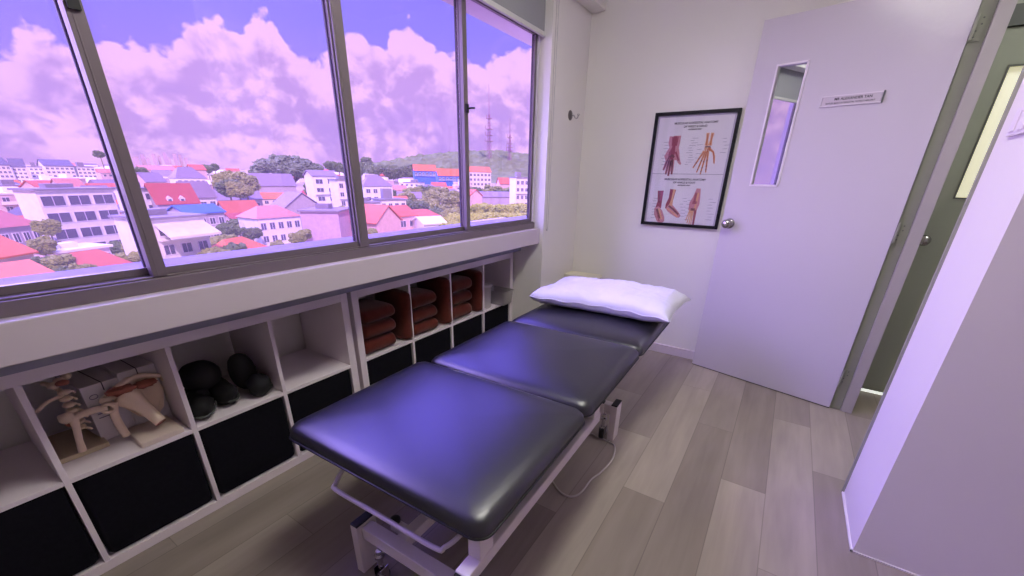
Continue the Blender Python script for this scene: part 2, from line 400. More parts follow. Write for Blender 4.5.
obj('holder_rail', bm, mat('rail_silver', lin(222, 212, 222), 0.3), sg)
obj('end_cap', (lambda b: (dbox(b, 0.226, 0.232, 1.666, 1.720, 0.0005, 0.010), b)[1])(BM()), M['trimgrey'], sg)
text('name_line', 'MR ALEXANDER TAN', 0.0165, D(0.352, 1.700, 0.0056), -dv, (0, 0, 1), M['ink'], sg, bold=0.0004)
text('title_line', 'SENIOR MUSCULOSKELETAL PHYSIOTHERAPIST', 0.0098, D(0.362, 1.682, 0.0056), -dv, (0, 0, 1), M['ink'], sg, bold=0.0002)

# ------------------------------------------------------------------ framed anatomy poster
PX, PZ, PW, PH = 0.784, 0.985, 0.529, 0.728
po = thing('framed_poster', 'black framed poster of hand and foot anatomy hanging on the back wall beside the door', 'picture', (PX+PW/2, 2.058, PZ))
bm = BM(); t = 0.020
for a in ((0, t, 0, PH), (PW-t, PW, 0, PH), (t, PW-t, 0, t), (t, PW-t, PH-t, PH)): box(bm, PX+a[0], PX+a[1], 2.032, 2.058, PZ+a[2], PZ+a[3])
obj('frame', bm, M['blackframe'], po, bevel=0.0015)
pp = obj('paper', B1(PX+t, PX+PW-t, 2.048, 2.052, PZ+t, PZ+PH-t), M['paper'], po)
bm = BM()
for a in ((t, t+0.012, t, PH-t), (PW-t-0.012, PW-t, t, PH-t), (t, PW-t, PH-t-0.012, PH-t)): box(bm, PX+a[0], PX+a[1], 2.0465, 2.048, PZ+a[2], PZ+a[3])
obj('mount_border', bm, mat('mount_grey', lin(196, 190, 206), 0.4), po)
def P2(s, t_): return Vector((PX+s*PW, 2.0474, PZ+t_*PH))
SW = 1.3
def stroke(bm, pts, ws, mi=0, y=0.0):
    """flat drawn stroke on the paper: pts in poster fractions, ws half-widths in metres"""
    P = [P2(*p) for p in pts]; L_, R_ = [], []; ws = [w*SW for w in ws] if isinstance(ws, list) else ws*SW
    for i, p in enumerate(P):
        d = (P[min(i+1, len(P)-1)] - P[max(i-1, 0)]).normalized(); n = Vector((-d.z, 0, d.x)); w = ws[i] if isinstance(ws, list) else ws
        L_.append(bm.verts.new(p + n*w + Vector((0, -y, 0)))); R_.append(bm.verts.new(p - n*w + Vector((0, -y, 0))))
    for i in range(len(P)-1):
        f = bm.faces.new((L_[i], L_[i+1], R_[i+1], R_[i])); f.material_index = mi
inks = [mat('print_dark_red', lin(160, 74, 92), 0.5), mat('print_pink', lin(206, 140, 150), 0.5), mat('print_orange', lin(202, 108, 66), 0.5), mat('print_tan', lin(226, 170, 130), 0.5), mat('print_brown', lin(122, 70, 74), 0.5)]
def fine_lines(bm, items):
    for s, t_, l in items: stroke(bm, [(s, t_), (s+l, t_)], 0.0009, 5, 0.0002)
# muscular hand
def hand(cx, top, sc, body, line, tip, bony):
    bm = BM(); S = lambda dx, dy: (cx+dx*sc, top-dy*sc*0.73)
    if not bony:
        stroke(bm, [S(-.055, 0), S(-.06, .12), S(-.045, .2), S(-.06, .28), S(-.075, .36), S(-.06, .44)], [.020, .020, .016, .022, .028, .020], 1)
        stroke(bm, [S(.02, -.01), S(.02, .12), S(.01, .2), S(.0, .3), S(-.02, .42)], [.018, .018, .018, .030, .026], 1)
        stroke(bm, [S(-.02, .0), S(-.02, .2), S(-.04, .3), S(-.05, .42)], [.008, .008, .016, .012], 0, .0003)
        for x in (-.07, -.045, .01, .035): stroke(bm, [S(x, .01), S(x*.8, .17)], .003, 0, .0004)
        fs = [(-.085, .36, -.16, .62), (-.07, .42, -.10, .70), (-.03, .43, -.045, .73), (.0, .42, .02, .70)]
        for x0, y0, x1, y1 in fs:
            stroke(bm, [S(x0, y0), S((x0+x1)/2, (y0+y1)/2), S(x1, y1)], [.0085, .008, .005], 1, .0001); stroke(bm, [S(x0, y0), S(x1, y1)], .0028, 4, .0005)
        stroke(bm, [S(.0, .27), S(.07, .33), S(.13, .47), S(.17, .51)], [.016, .011, .007, .004], 1, .0001); stroke(bm, [S(.03, .28), S(.12, .44)], .0045, 0, .0005)
        stroke(bm, [S(-.07, .38), S(-.03, .34), S(.02, .38)], .005, 4, .0006)
    else:
        for x in (-.035, .035):
            stroke(bm, [S(x*1.2, -.02), S(x, .1), S(x*.9, .2)], [.0075, .0055, .009], 3, .0001); stroke(bm, [S(x*1.2, 0), S(x, .2)], .0026, 2, .0004)
        for x, y in ((-.045, .24), (-.015, .23), (.02, .24), (.045, .26), (-.03, .28), (.01, .285)):
            stroke(bm, [S(x-.014, y), S(x+.014, y)], .0085, 2 if (x > 0) else 3, .0003)
        stroke(bm, [S(-.05, .22), S(.05, .22)], .003, 4, .0006)
        for x0, x1, y1 in ((-.055, -.21, .60), (-.03, -.125, .68), (-.005, -.05, .72), (.02, .045, .68)):
            stroke(bm, [S(x0, .29), S((x0+x1)*.5, (.29+y1)*.5), S(x1, y1)], [.0055, .0045, .003], 3, .0001); stroke(bm, [S(x0, .31), S(x1, y1-.01)], .0021, 2, .0005)
            for k in (.45, .7, .86): 
                a = S(x0+(x1-x0)*k, .29+(y1-.29)*k); stroke(bm, [(a[0]-.008, a[1]), (a[0]+.008, a[1])], .003, 4, .0006)
        stroke(bm, [S(.04, .26), S(.11, .31), S(.15, .40), S(.17, .52)], [.006, .005, .0045, .003], 3, .0001); stroke(bm, [S(.05, .27), S(.12, .32), S(.16, .5)], .0022, 2, .0005)
    return bm
def foot(cx, top, sc, side):
    bm = BM(); S = lambda dx, dy: (cx+dx*sc, top-dy*sc*0.73)
    if side:
        stroke(bm, [S(0, 0), S(-.01, .14), S(-.035, .24), S(-.03, .30)], [.016, .013, .016, .018], 0)
        stroke(bm, [S(.02, 0), S(.01, .14), S(-.0, .26)], [.006, .005, .010], 3, .0003)
        stroke(bm, [S(-.05, .27), S(.0, .30), S(.08, .36), S(.15, .41), S(.18, .42)], [.014, .020, .017, .012, .006], 1, .0001)
        stroke(bm, [S(-.03, .26), S(.05, .31), S(.15, .39)], .0045, 4, .0005); stroke(bm, [S(-.05, .30), S(.05, .36), S(.14, .43)], .003, 3, .0006)
    else:
        stroke(bm, [S(0, 0), S(.01, .18), S(-.0, .28)], [.016, .012, .016], 0)
        stroke(bm, [S(-.015, 0), S(.0, .2)], .0035, 4, .0004)
        stroke(bm, [S(-.03, .27), S(.01, .36), S(.07, .47), S(.11, .52)], [.012, .024, .022, .012], 1, .0001)
        stroke(bm, [S(-.02, .3), S(.05, .46)], .006, 4, .0005); stroke(bm, [S(.01, .29), S(.09, .47)], .004, 3, .0006); stroke(bm, [S(-.01, .35), S(.05, .5)], .003, 0, .0007)
    return bm
def footfront(cx, top, sc):
    bm = BM(); S = lambda dx, dy: (cx+dx*sc, top-dy*sc*0.73)
    stroke(bm, [S(.02, -.06), S(.01, .1), S(-.01, .22), S(-.03, .36)], [.010, .018, .026, .020], 1)
    stroke(bm, [S(.0, .02), S(-.01, .2)], .008, 0, .0003); stroke(bm, [S(.03, .02), S(.02, .22), S(.01, .34)], .005, 3, .0004)
    stroke(bm, [S(-.05, .2), S(.03, .2)], .007, 0, .0005); stroke(bm, [S(-.06, .33), S(.02, .33)], .006, 4, .0005)
    for x0, x1, y1 in ((-.07, -.12, .55), (-.05, -.085, .60), (-.03, -.045, .62), (-.01, -.01, .62)):
        stroke(bm, [S(x0, .34), S(x1, y1)], [.0034, .0026], 3, .0001)
    stroke(bm, [S(.03, .33), S(.035, .62)], [.007, .005], 0, .0001)
    return bm
obj('hand_muscle_drawing', hand(0.30, 0.80, 0.64, 0, 1, 2, False), inks, pp)
obj('hand_bone_drawing', hand(0.70, 0.81, 0.64, 0, 1, 2, True), inks, pp)
obj('foot_drawing', foot(0.205, 0.325, 0.78, False), inks, pp)
obj('foot_drawing', foot(0.365, 0.340, 0.80, True), inks, pp)
obj('foot_front_drawing', footfront(0.67, 0.325, 0.66), inks, pp)
SW = 0.8
bm = BM(); bs_ = random.Random(3)
for (sa, sb, ta, tb, n) in ((.15, .20, .56, .78, 8), (.44, .52, .56, .80, 12), (.56, .60, .58, .76, 5), (.85, .90, .66, .80, 5), (.11, .15, .07, .28, 8), (.48, .54, .10, .29, 7), (.56, .60, .07, .28, 6), (.82, .88, .08, .29, 8)):
    for k in range(n):
        s = bs_.uniform(sa, sb-.02); tt = ta+(tb-ta)*k/n
        stroke(bm, [(s, tt), (s+bs_.uniform(.04, .08), tt+bs_.uniform(-.003, .003))], 0.0011, 0, .0002)
for s0, s1 in ((.06, .94),):
    stroke(bm, [(s0, .478), (s1, .478)], 0.0014, 0, .0002)
obj('caption_line', bm, [M['inkgrey']], pp)
for s, tt, sz, txt, nm in ((.51, .905, .0172, 'MUSCULAR & SKELETAL ANATOMY', 'heading'), (.51, .876, .0172, 'OF WRIST & HAND', 'heading'), (.51, .852, .011, 'ANTERIOR VIEW', 'subheading'),
                       (.49, .430, .0172, 'MUSCULAR & SKELETAL ANATOMY', 'heading'), (.49, .402, .0172, 'OF ANKLE & FOOT', 'heading'), (.49, .378, .011, 'ANTERIOR VIEW', 'subheading')):
    text(nm, txt, sz, P2(s, tt)+Vector((0, -.0006, 0)), (1, 0, 0), (0, 0, 1), M['ink'], pp, bold=0.0005)
obj('glazing', B1(PX+t, PX+PW-t, 2.0425, 2.0435, PZ+t, PZ+PH-t), thin_glass('picture_glass', (0.97, 0.97, 0.97, 1), 0.05), po)

# ------------------------------------------------------------------ window
WX = 0.165
YW = [-1.485, -0.742, 0.0, 0.722, 1.455]
ZB, ZT = 1.018, 2.13
w1 = thing('window_1', None, None, (0.14, 0.0, 0.953)); w1['kind'] = 'structure'
bm = BM(); box(bm, 0.06, 0.168, -1.52, 1.5035, 0.953, 0.992); box(bm, 0.06, 0.158, -1.52, 1.5035, 0.992, 0.998)
box(bm, 0.06, 0.168, -1.52, -1.485, 0.998, 2.17); box(bm, 0.122, 0.1505, 1.4805, 1.5035, 0.998, 2.17); box(bm, 0.06, 0.168, -1.52, 1.5035, 2.15, 2.17)
obj('window_frame', bm, M['alu'], w1, bevel=0.002)
obj('jamb_liner', B1(0.151, 0.160, 1.481, 1.500, 0.9985, 2.15), mat('white_liner', lin(222, 214, 226), 0.4), w1)
def sash(y0, y1, xc, l0, l1):
    bm = BM(); d = 0.022
    box(bm, xc-d/2, xc+d/2, y0, y0+l0, 0.998, ZT); box(bm, xc-d/2, xc+d/2, y1-l1, y1, 0.998, ZT)
    box(bm, xc-d/2, xc+d/2, y0+l0, y1-l1, 0.998, ZB+0.002); box(bm, xc-d/2, xc+d/2, y0+l0, y1-l1, ZT-0.03, ZT)
    s = obj('sash', bm, M['alu'], w1, bevel=0.0015)
    bm = BM(); g = 0.005
    box(bm, xc-d/2-.001, xc-d/2+.006, y0+l0-.001, y0+l0+g, ZB, ZT-.03); box(bm, xc-d/2-.001, xc-d/2+.006, y1-l1-g, y1-l1+.001, ZB, ZT-.03)
    obj('gasket', bm, M['gasket'], s)
    obj('glass', B1(xc-.001, xc+.001, y0+l0+g*.2, y1-l1-g*.2, ZB, ZT-.03), M['glass'], s)
    return s
sash(YW[0], -0.718, 0.113, 0.030, 0.027)
sash(-0.750, 0.030, 0.140, 0.034, 0.044)
sash(0.008, 0.785, 0.113, 0.037, 0.033)
sash(0.748, 1.480, 0.140, 0.033, 0.021)
# interlocking mullion covers
for y, wd in ((-0.732, 0.036), (0.014, 0.046)):
    bm = BM(); box(bm, 0.1512, 0.163, y-wd/2, y+wd/2, 0.9985, 2.148)
    box(bm, 0.163, 0.1645, y-wd/2+.010, y-wd/2+.014, 0.9985, 2.148)
    obj('mullion', bm, M['alu'], w1, bevel=0.001)
obj('shade_strip', B1(0.1255, 0.128, 0.749, 0.785, 0.9985, 2.148), M['gasket'], w1)  # dark strip standing in for the shade between the overlapping sashes
for y, z in ((-0.733, 1.685), (0.778, 1.62)):
    bm = BM(); 
    if z > 1.65:
        box(bm, 0.1655, 0.172, y-.012, y+.012, z-.045, z+.045); box(bm, 0.172, 0.19, y-.006, y+.008, z+.02, z+.06)
    else:
        box(bm, 0.1515, 0.160, y-.022, y-.002, z-.02, z+.02); tube(bm, [(0.158, y-.012, z), (0.178, y-.004, z+.002), (0.184, y+.016, z+.004)], 0.0045, 8)
    obj('latch', bm, M['blackplast'], w1)
# roller blind
rb = thing('roller_blind', 'grey roller blind with a pale bottom rail, rolled up across the top of the window', 'blind', (0.195, 0, 2.09))
obj('blind_fabric', B1(0.193, 0.1955, -1.48, 1.488, 2.105, 2.50), M['blind'], rb)
bm = BM(); box(bm, 0.186, 0.203, -1.483, 1.492, 2.086, 2.112)
obj('bottom_rail', bm, M['blindrail'], rb, bevel=0.004)
bm = BM(); tube(bm, [(0.190, -1.48, 2.54), (0.190, 1.49, 2.54)], 0.032, 16)
obj('roller_tube', bm, M['blind'], rb, smooth=True)
bm = BM(); tube(bm, smoothpath([(0.249, 1.53, 2.5), (0.249, 1.532, 1.6), (0.249, 1.533, 1.0), (0.250, 1.543, 0.95), (0.250, 1.556, 1.0), (0.249, 1.557, 1.6), (0.249, 1.557, 2.5)], 5), 0.0022, 6)
obj('pull_chain', bm, mat('chain_white', lin(205, 200, 200), 0.4), rb, smooth=True)
# wall hook
hk = thing('wall_hook', 'small round chrome robe hook on the narrow wall right of the window', 'hook', (0.243, 1.821, 1.69))
bm = BM(); lathe(bm, [(0.032, 0), (0.032, 0.003), (0.024, 0.009), (0.008, 0.012)], axes_matrix((0.2425, 1.821, 1.703), (1, 0, 0)), 24)
obj('back_plate', bm, mat('hook_plate_steel', lin(118, 112, 112), 0.35, metal=0.8), hk, smooth=True)
bm = BM(); tube(bm, smoothpath([(0.25, 1.821, 1.705), (0.272, 1.821, 1.700), (0.286, 1.821, 1.682), (0.300, 1.821, 1.684), (0.306, 1.821, 1.700)], 4), 0.0042, 8)
lathe(bm, [(0.004, 0), (0.008, 0.002), (0.009, 0.008), (0.004, 0.012)], Matrix.Translation((0.306, 1.821, 1.698)), 12)
obj('peg', bm, M['chrome'], hk, smooth=True)
# outside: ledge under the window and slab over it
struct('trim_2', B1(-0.33, 0.059, -3.4, 3.4, 0.78, 0.968), M['ledge'])
struct('trim_3', B1(-0.24, 0.10, -3.4, 3.4, 2.215, 2.62), M['extsoffit'])
# light switch by the doorway
sw = thing('light_switch', 'white wall switch plate on the bright narrow wall at the right edge', 'switch', (2.203, 0.70, 1.43))
obj('plate', B1(2.196, 2.2045, 0.640, 0.772, 1.428, 1.502), M['plateswitch'], sw, bevel=0.002)
for yy in (0.675, 0.737): obj('rocker', B1(2.192, 2.1958, yy-.018, yy+.018, 1.438, 1.492), M['plateswitch'], sw, bevel=0.0015)

# ceiling lamp (the room's own light, above and out of the picture)
cl = thing('ceiling_light', 'long white ceiling light fitting above the treatment couch', 'light', (1.36, -0.45, 2.60))
obj('light_frame', B1(1.18, 1.54, -0.62, 0.62, 2.599, 2.6195), M['ceil'], cl)
obj('diffuser', B1(1.20, 1.52, -0.60, 0.60, 2.53, 2.598), emat('lamp_diffuser', (1.0, 0.985, 0.91, 1), 21.0), cl, bevel=0.01)
c2 = thing('ceiling_light', 'unseen white light panel added to brighten the corridor', 'light', (3.0, 1.4, 2.60))  # extra panel out of view, added to lift the dark corridor
obj('diffuser', B1(2.8, 3.2, 1.2, 1.6, 2.60, 2.606), emat('corridor_fill_light', (0.97, 1.0, 0.93, 1), 20.0), c2)
# ------------------------------------------------------------------ shelving units
def rrect(x0, x1, y0, y1, r, n=6):
    pts = []
    for cx, cy, a0 in ((x1-r, y1-r, 0), (x0+r, y1-r, 90), (x0+r, y0+r, 180), (x1-r, y0+r, 270)):
        for k in range(n+1):
            a = math.radians(a0+90*k/n); pts.append((cx+r*math.cos(a), cy+r*math.sin(a)))
    return pts
def shelf(y0, label):
    t = thing('shelving_unit', label, 'shelf', (-0.19, y0+0.732, 0), 0, 'white cube shelving units under the window sill')
    X0, X1 = -0.39, 0.0
    for nm, a in (('side_board', (X0, X1, y0, y0+.038, 0, .762)), ('side_board', (X0, X1, y0+1.426, y0+1.464, 0, .762)), ('top_board', (X0, X1, y0+.038, y0+1.426, .724, .762)), ('bottom_board', (X0, X1, y0+.038, y0+1.426, 0, .038))):
        obj(nm, B1(*a), M['white_lam'], t, bevel=0.0012)
    for y in (.373, .724, 1.075):
        obj('divider', B1(X0, X1-.001, y0+y, y0+y+.016, .038, .724), M['white_lam'], t, bevel=0.001)
    for a, b in ((.038, .373), (.389, .724), (.740, 1.075), (1.091, 1.426)):
        obj('shelf_board', B1(X0, X1-.001, y0+a, y0+b, .373, .389), M['white_lam'], t, bevel=0.001)
    return t
shelf(-1.464, 'nearer white cube shelving unit holding the bone models and black padded gear')
shelf(0.0226, 'farther white cube shelving unit with the rust towels, standing against the pier')
CELL = [.038, .389, .740, 1.091]
def bin_(y0, label):
    t = thing('storage_box', label, 'box', (-0.19, y0+.1675, .0385), 0, 'black fabric storage boxes in the lower row')
    ya, yb, xa, xb, z0, z1 = y0+.004, y0+.331, -0.376, -0.006, .0395, .366
    bm = BM(); prof = [(.006, 0), (0, .010), (0, z1-z0)]; rings = []
    for ins, dz in [(0.028, 0.0), (0.010, 0.004), (0.002, .016), (0.0, .05), (0.0, z1-z0), (0.006, z1-z0), (0.006, 0.02)]:
        rings.append([bm.verts.new((x, y, z0+dz)) for x, y in rrect(xa+ins, xb-ins, ya+ins, yb-ins, 0.012, 3)])
    for A, B_ in zip(rings, rings[1:]):
        n = len(A)
        for k in range(n): bm.faces.new((A[k], A[(k+1) % n], B_[(k+1) % n], B_[k]))
    bm.faces.new(rings[0]); bm.faces.new(rings[-1])
    obj('box_body', bm, M['black_fab'], t)
    bm = BM(); tube(bm, [(x, y, z1-.002) for x, y in rrect(xa+.003, xb-.002, ya+.003, yb-.003, 0.010, 3)], 0.0026, 6, closed=True)
    obj('rim_binding', bm, M['black_fab'], t)
where = ['leftmost in view, under the empty shelf cell', 'under the cell with the bone models', 'under the cell with the black padded gear', 'under the empty cell next to the unit joint',
         'under the first cell of rust towels', 'under the middle cell of rust towels', 'under the third cell of rust towels', 'under the clear plastic tubs']
for u, y0 in enumerate((-1.464, 0.0226)):
    for i, c in enumerate(CELL): bin_(y0+c, 'black fabric storage box ' + where[u*4+i])

# ------------------------------------------------------------------ towels
def towel_mesh(L, D_, H, seed, folds=1):
    """folded towel: L along y, D_ deep along x with a rounded folded front, H high"""
    bm = BM(); ny = 10; prof = []
    lay = H/folds
    for f in range(folds):                              # rounded lobes down the front
        for k in range(7):
            a = PI/2 - PI*k/6; prof.append((D_/2 - lay*.5 + lay*.62*math.cos(a), H - lay*(f+.5) + lay*.5*math.sin(a)))
    back = [(-D_/2+.006, 0), (-D_/2, lay*.5), (-D_/2, H-lay*.5), (-D_/2+.006, H)]
    prof = prof + back; rows = []
    for j in range(ny+1):
        y = -L/2 + L*j/ny; e = 1 - 0.10*(abs(2*j/ny-1)**6); row = []
        for (x, z) in prof:
            n = noise.noise(Vector((x*9, y*11, z*14+seed*5)))*.006
            row.append(bm.verts.new((x*(.995 if e < 1 else 1)+n, y, (z-H/2)*e + H/2 + n*.7)))
        rows.append(row)
    n = len(prof)
    for A, B_ in zip(rows, rows[1:]):
        for k in range(n): bm.faces.new((A[k], A[(k+1) % n], B_[(k+1) % n], B_[k]))
    bm.faces.new(rows[0]); bm.faces.new(rows[-1]); return bm
def put_towel(x, y, z, L, D_, H, seed, label, up=False, folds=1, yaw=0.0):
    bm = towel_mesh(L, D_, H, seed, folds)
    if up: bm.transform(Matrix.Rotation(-PI/2, 4, 'X')); bm.transform(Matrix.Translation((0, 0, L/2)))
    bm.transform(Matrix.Translation((x, y, z)) @ Matrix.Rotation(yaw, 4, 'Z'))
    return solo('towel', bm, M['towel'], label, 'towel', 'folded rust towels in the farther shelving unit', smooth=True, sub=1, loc=(x, y, z))
names3 = ['first', 'middle', 'third']
for ci, c in enumerate(CELL[:3]):
    y0 = 0.0226 + c; hs = [(.085, .085, .080), (.078, .088, .090), (.10, .085, .09)][ci]; z = .3895
    for k, h in enumerate(hs):
        pos = ['bottom', 'middle', 'top'][k]
        put_towel(-.150, y0+[.122,.118,.112][ci]+(.004*k if ci != 1 else -.003*k), z, .222, .28, h-.002, ci*5+k+1, '%s folded rust towel of the flat stack in the %s towel cell from the left' % (pos, names3[ci]), yaw=0.02*(k-1)); z += h
    vh = [.300, .312, .300][ci]
    put_towel(-.135, y0+[.285,.280,.268][ci], .3895, vh, .27, .078, ci*5+9, 'rust towel standing upright beside the stack in the %s towel cell from the left' % names3[ci], up=True)

# clear plastic tubs in the last cell
def tub(x, y, z, r0, r1, h, label, lid=False, sq=False):
    t = thing('plastic_tub', label, 'tub', (x, y, z)); bm = BM()
    if sq:
        w, d = r1
        rings = [[bm.verts.new((x+a, y+b, z+dz)) for a, b in rrect(-d*s, d*s, -w*s, w*s, .015, 3)] for s, dz in ((.86, 0), (.9, .006), (1, h), (1.05, h), (1.05, h-.006))]
        for A, B_ in zip(rings, rings[1:]):
            for k in range(len(A)): bm.faces.new((A[k], A[(k+1) % len(A)], B_[(k+1) % len(A)], B_[k]))
        bm.faces.new(rings[0])
        obj('tub_body', bm, M['clearplast'], t, smooth=False)
    else:
        rings = [[bm.verts.new((x+r*math.cos(2*PI*k/24), y+r*math.sin(2*PI*k/24), z+dz)) for k in range(24)] for r, dz in ((r0, 0), (r0+.002, .004), (r1, h), (r1+.003, h), (r1+.003, h-.008))]
        for A, B_ in zip(rings, rings[1:]):
            for k in range(24): bm.faces.new((A[k], A[(k+1) % 24], B_[(k+1) % 24], B_[k]))
        bm.faces.new(rings[0])
        obj('tub_body', bm, M['milky'], t, smooth=True)
        obj('lid', (lambda b: (lathe(b, [(r1+.004, 0), (r1+.006, .002), (r1+.006, .010), (r1-.004, .012), (.004, .012)], Matrix.Translation((x, y, z+h-.002)), 24), b)[1])(BM()), M['milky'], t, smooth=True)
M['milky'] = mat('milky_plastic', lin(205, 198, 198), 0.25, var=0.03)
tub(-.062, 1.190, .3895, .047, .055, .165, 'tall milky plastic tub in the last cell of the farther shelving unit')
tub(-.045, 1.350, .3895, 0, (.072, .10), .105, 'open clear plastic bin in the last cell, nearest the pier', sq=True)

# ------------------------------------------------------------------ bone models, cartons, black gear in the nearer unit
Z0 = .3895
t = thing('anatomical_model', 'plastic bone model with rib like vertebrae on a beige base, left of the cartons', 'anatomical model', (-.22, -1.00, Z0))
bm = BM(); box(bm, -.335, -.118, -1.070, -.945, Z0, Z0+.018)
obj('base_plate', bm, M['woodbase'], t, bevel=0.003)
bm = BM(); tube(bm, smoothpath([(-.12, -1.012, .408), (-.122, -1.008, .45), (-.128, -1.000, .50), (-.135, -.998, .53)], 3), [.011, .011, .010, .0095, .010, .010, .011, .012, .014, .016][:10], 10)
obj('upright_bone', bm, M['bone'], t, smooth=True)
bm = BM(); tube(bm, smoothpath([(-.14, -1.006, .520), (-.13, -.975, .532), (-.11, -.94, .540), (-.10, -.915, .538)], 4), .0115, 10)
tube(bm, [(-.10+.012*math.cos(a)*.5, -.915+.016*math.cos(a), .535+.016*math.sin(a)) for a in [2*PI*k/14 for k in range(14)]], .006, 8, closed=True)
blob(bm, (-.14, -1.010, .532), (.022, .022, .020), .3, 3, 2, 5)
obj('cross_bone', bm, M['bone'], t, smooth=True)
bm = BM()
for k in range(7):
    z = .470+.024*k; y = -1.040+.003*math.sin(k)
    y += .052; blob(bm, (-.175+.004*k, y, z), (.020, .017, .0085), .25, 4, 2, k)
    tube(bm, smoothpath([(-.165, y+.006, z), (-.152, y+.018, z-.004), (-.150, y+.022, z-.010)], 3), .0040, 6)
obj('vertebrae', bm, M['bone'], t, smooth=True)
bm = BM(); tube(bm, smoothpath([(-.165, -.995, .600), (-.13, -1.035, .606), (-.10, -1.066, .597)], 4), .0055, 8)
tube(bm, smoothpath([(-.17, -.99, .610), (-.20, -1.005, .632), (-.22, -1.02, .64)], 4), .007, 8)
for k in range(3): blob(bm, (-.17-.012*k, -1.005+.02*k, .640+.006*k), (.017, .014, .012), .35, 4, 2, k+20)
obj('rib_bone', bm, M['bone'], t, smooth=True)
bm = BM(); blob(bm, (-.150, -1.004, .515), (.018, .018, .024), .3, 3, 2, 3); obj('muscle', bm, M['muscle'], t, smooth=True, label='reddish brown muscle'); bm = BM(); blob(bm, (-.150, -.985, .648), (.016, .018, .010), .3, 3, 2, 6)
obj('muscle', bm, M['muscle'], t, smooth=True, label='reddish brown muscle')
t = thing('anatomical_model', 'plastic shoulder joint model with red muscles on a white base, in front of the cartons', 'anatomical model', (-.08, -.82, Z0))
bm = BM(); box(bm, -.165, -.006, -.888, -.762, Z0, Z0+.020)
obj('base_plate', bm, M['whitebase'], t, bevel=0.003)
bm = BM(); V = [(-.15, -.90, .575), (-.17, -.83, .60), (-.17, -.755, .585), (-.17, -.742, .52), (-.165, -.76, .45), (-.15, -.80, .42), (-.13, -.845, .46), (-.125, -.885, .53)]
v0 = [bm.verts.new(p) for p in V]; v1 = [bm.verts.new((p[0]+.014, p[1], p[2])) for p in V]; n = len(V)
bm.faces.new(v0); bm.faces.new(v1)
for k in range(n): bm.faces.new((v0[k], v0[(k+1) % n], v1[(k+1) % n], v1[k]))
tube(bm, smoothpath([(-.14, -.905, .560), (-.13, -.86, .588), (-.14, -.80, .602), (-.15, -.735, .572)], 4), .0085, 8)
blob(bm, (-.145, -.728, .565), (.016, .018, .014), .3, 3, 2, 2); blob(bm, (-.135, -.908, .552), (.015, .018, .016), .3, 3, 2, 3)
obj('scapula', bm, M['bone'], t, smooth=False, bevel=0.003)
bm = BM(); tube(bm, smoothpath([(-.115, -.895, .545), (-.110, -.905, .50), (-.108, -.903, .45), (-.110, -.898, .411)], 4), .0125, 10)
obj('upright_bone', bm, M['bone'], t, smooth=True)
bm = BM(); P = smoothpath([(-.135, -.855, .548), (-.110, -.842, .525), (-.075, -.822, .480), (-.045, -.808, .443)], 4)
tube(bm, P, [.036, .040, .040, .037, .033, .029, .025, .0225, .021, .020, .0195, .019, .019][:len(P)], 14)
obj('humerus', bm, M['bone'], t, smooth=True)
bm = BM(); lathe(bm, [(.0185, 0), (.0185, .001), (.012, .0012), (.010, -.004), (.003, -.005)], axes_matrix(P[-1], P[-1]-P[-2]), 14)
obj('cut_end', bm, M['muscle'], t, smooth=False)
bm = BM(); blob(bm, (-.120, -.865, .578), (.030, .042, .014), .45, 3, 3, 8); blob(bm, (-.130, -.800, .570), (.022, .040, .012), .5, 3, 3, 9)
obj('muscle', bm, M['muscle'], t, smooth=True, label='reddish brown muscle')

def carton(x, y, w, d, h, rz_, label):
    t = thing('carton', label, 'carton', (x, y, Z0), rz_)
    bm = BM(); box(bm, -d/2, d/2, -w/2, w/2, 0, h); obj('carton_body', bm, M['carton'], t, bevel=0.0015, local=True)
    bm = BM(); box(bm, -d/2-.0005, d/2+.0008, -.0015, .0015, h-.03, h+.0008); box(bm, -d/2-.001, -d/2+.012, -w/2-.001, -w/2+.03, h-.002, h+.0012); obj('tape_edge', bm, M['ink'], t, local=True)
    bm = BM(); tube(bm, [(d/2+.0006, -w*.28+.011*math.cos(a), h*.80+.008*math.sin(a)) for a in [2*PI*k/16 for k in range(16)]],   .0012, 5, closed=True); obj('printed_mark', bm, M['inkgrey'], t, local=True)
    bm = BM()
    for k, l in enumerate((.34, .42, .30, .38)): box(bm, d/2, d/2+.0008, -w*.36, -w*.36+w*l, h*(.62-.07*k), h*(.62-.07*k)+.003)
    obj('printed_lines', bm, M['inkgrey'], t, local=True)
carton(-.275, -.905, .115, .20, .215, 0.10, 'pale grey printed carton behind the two bone models, left of the pair')
carton(-.270, -.800, .110, .20, .232, 0.04, 'pale grey carton behind the shoulder model, right of the pair')

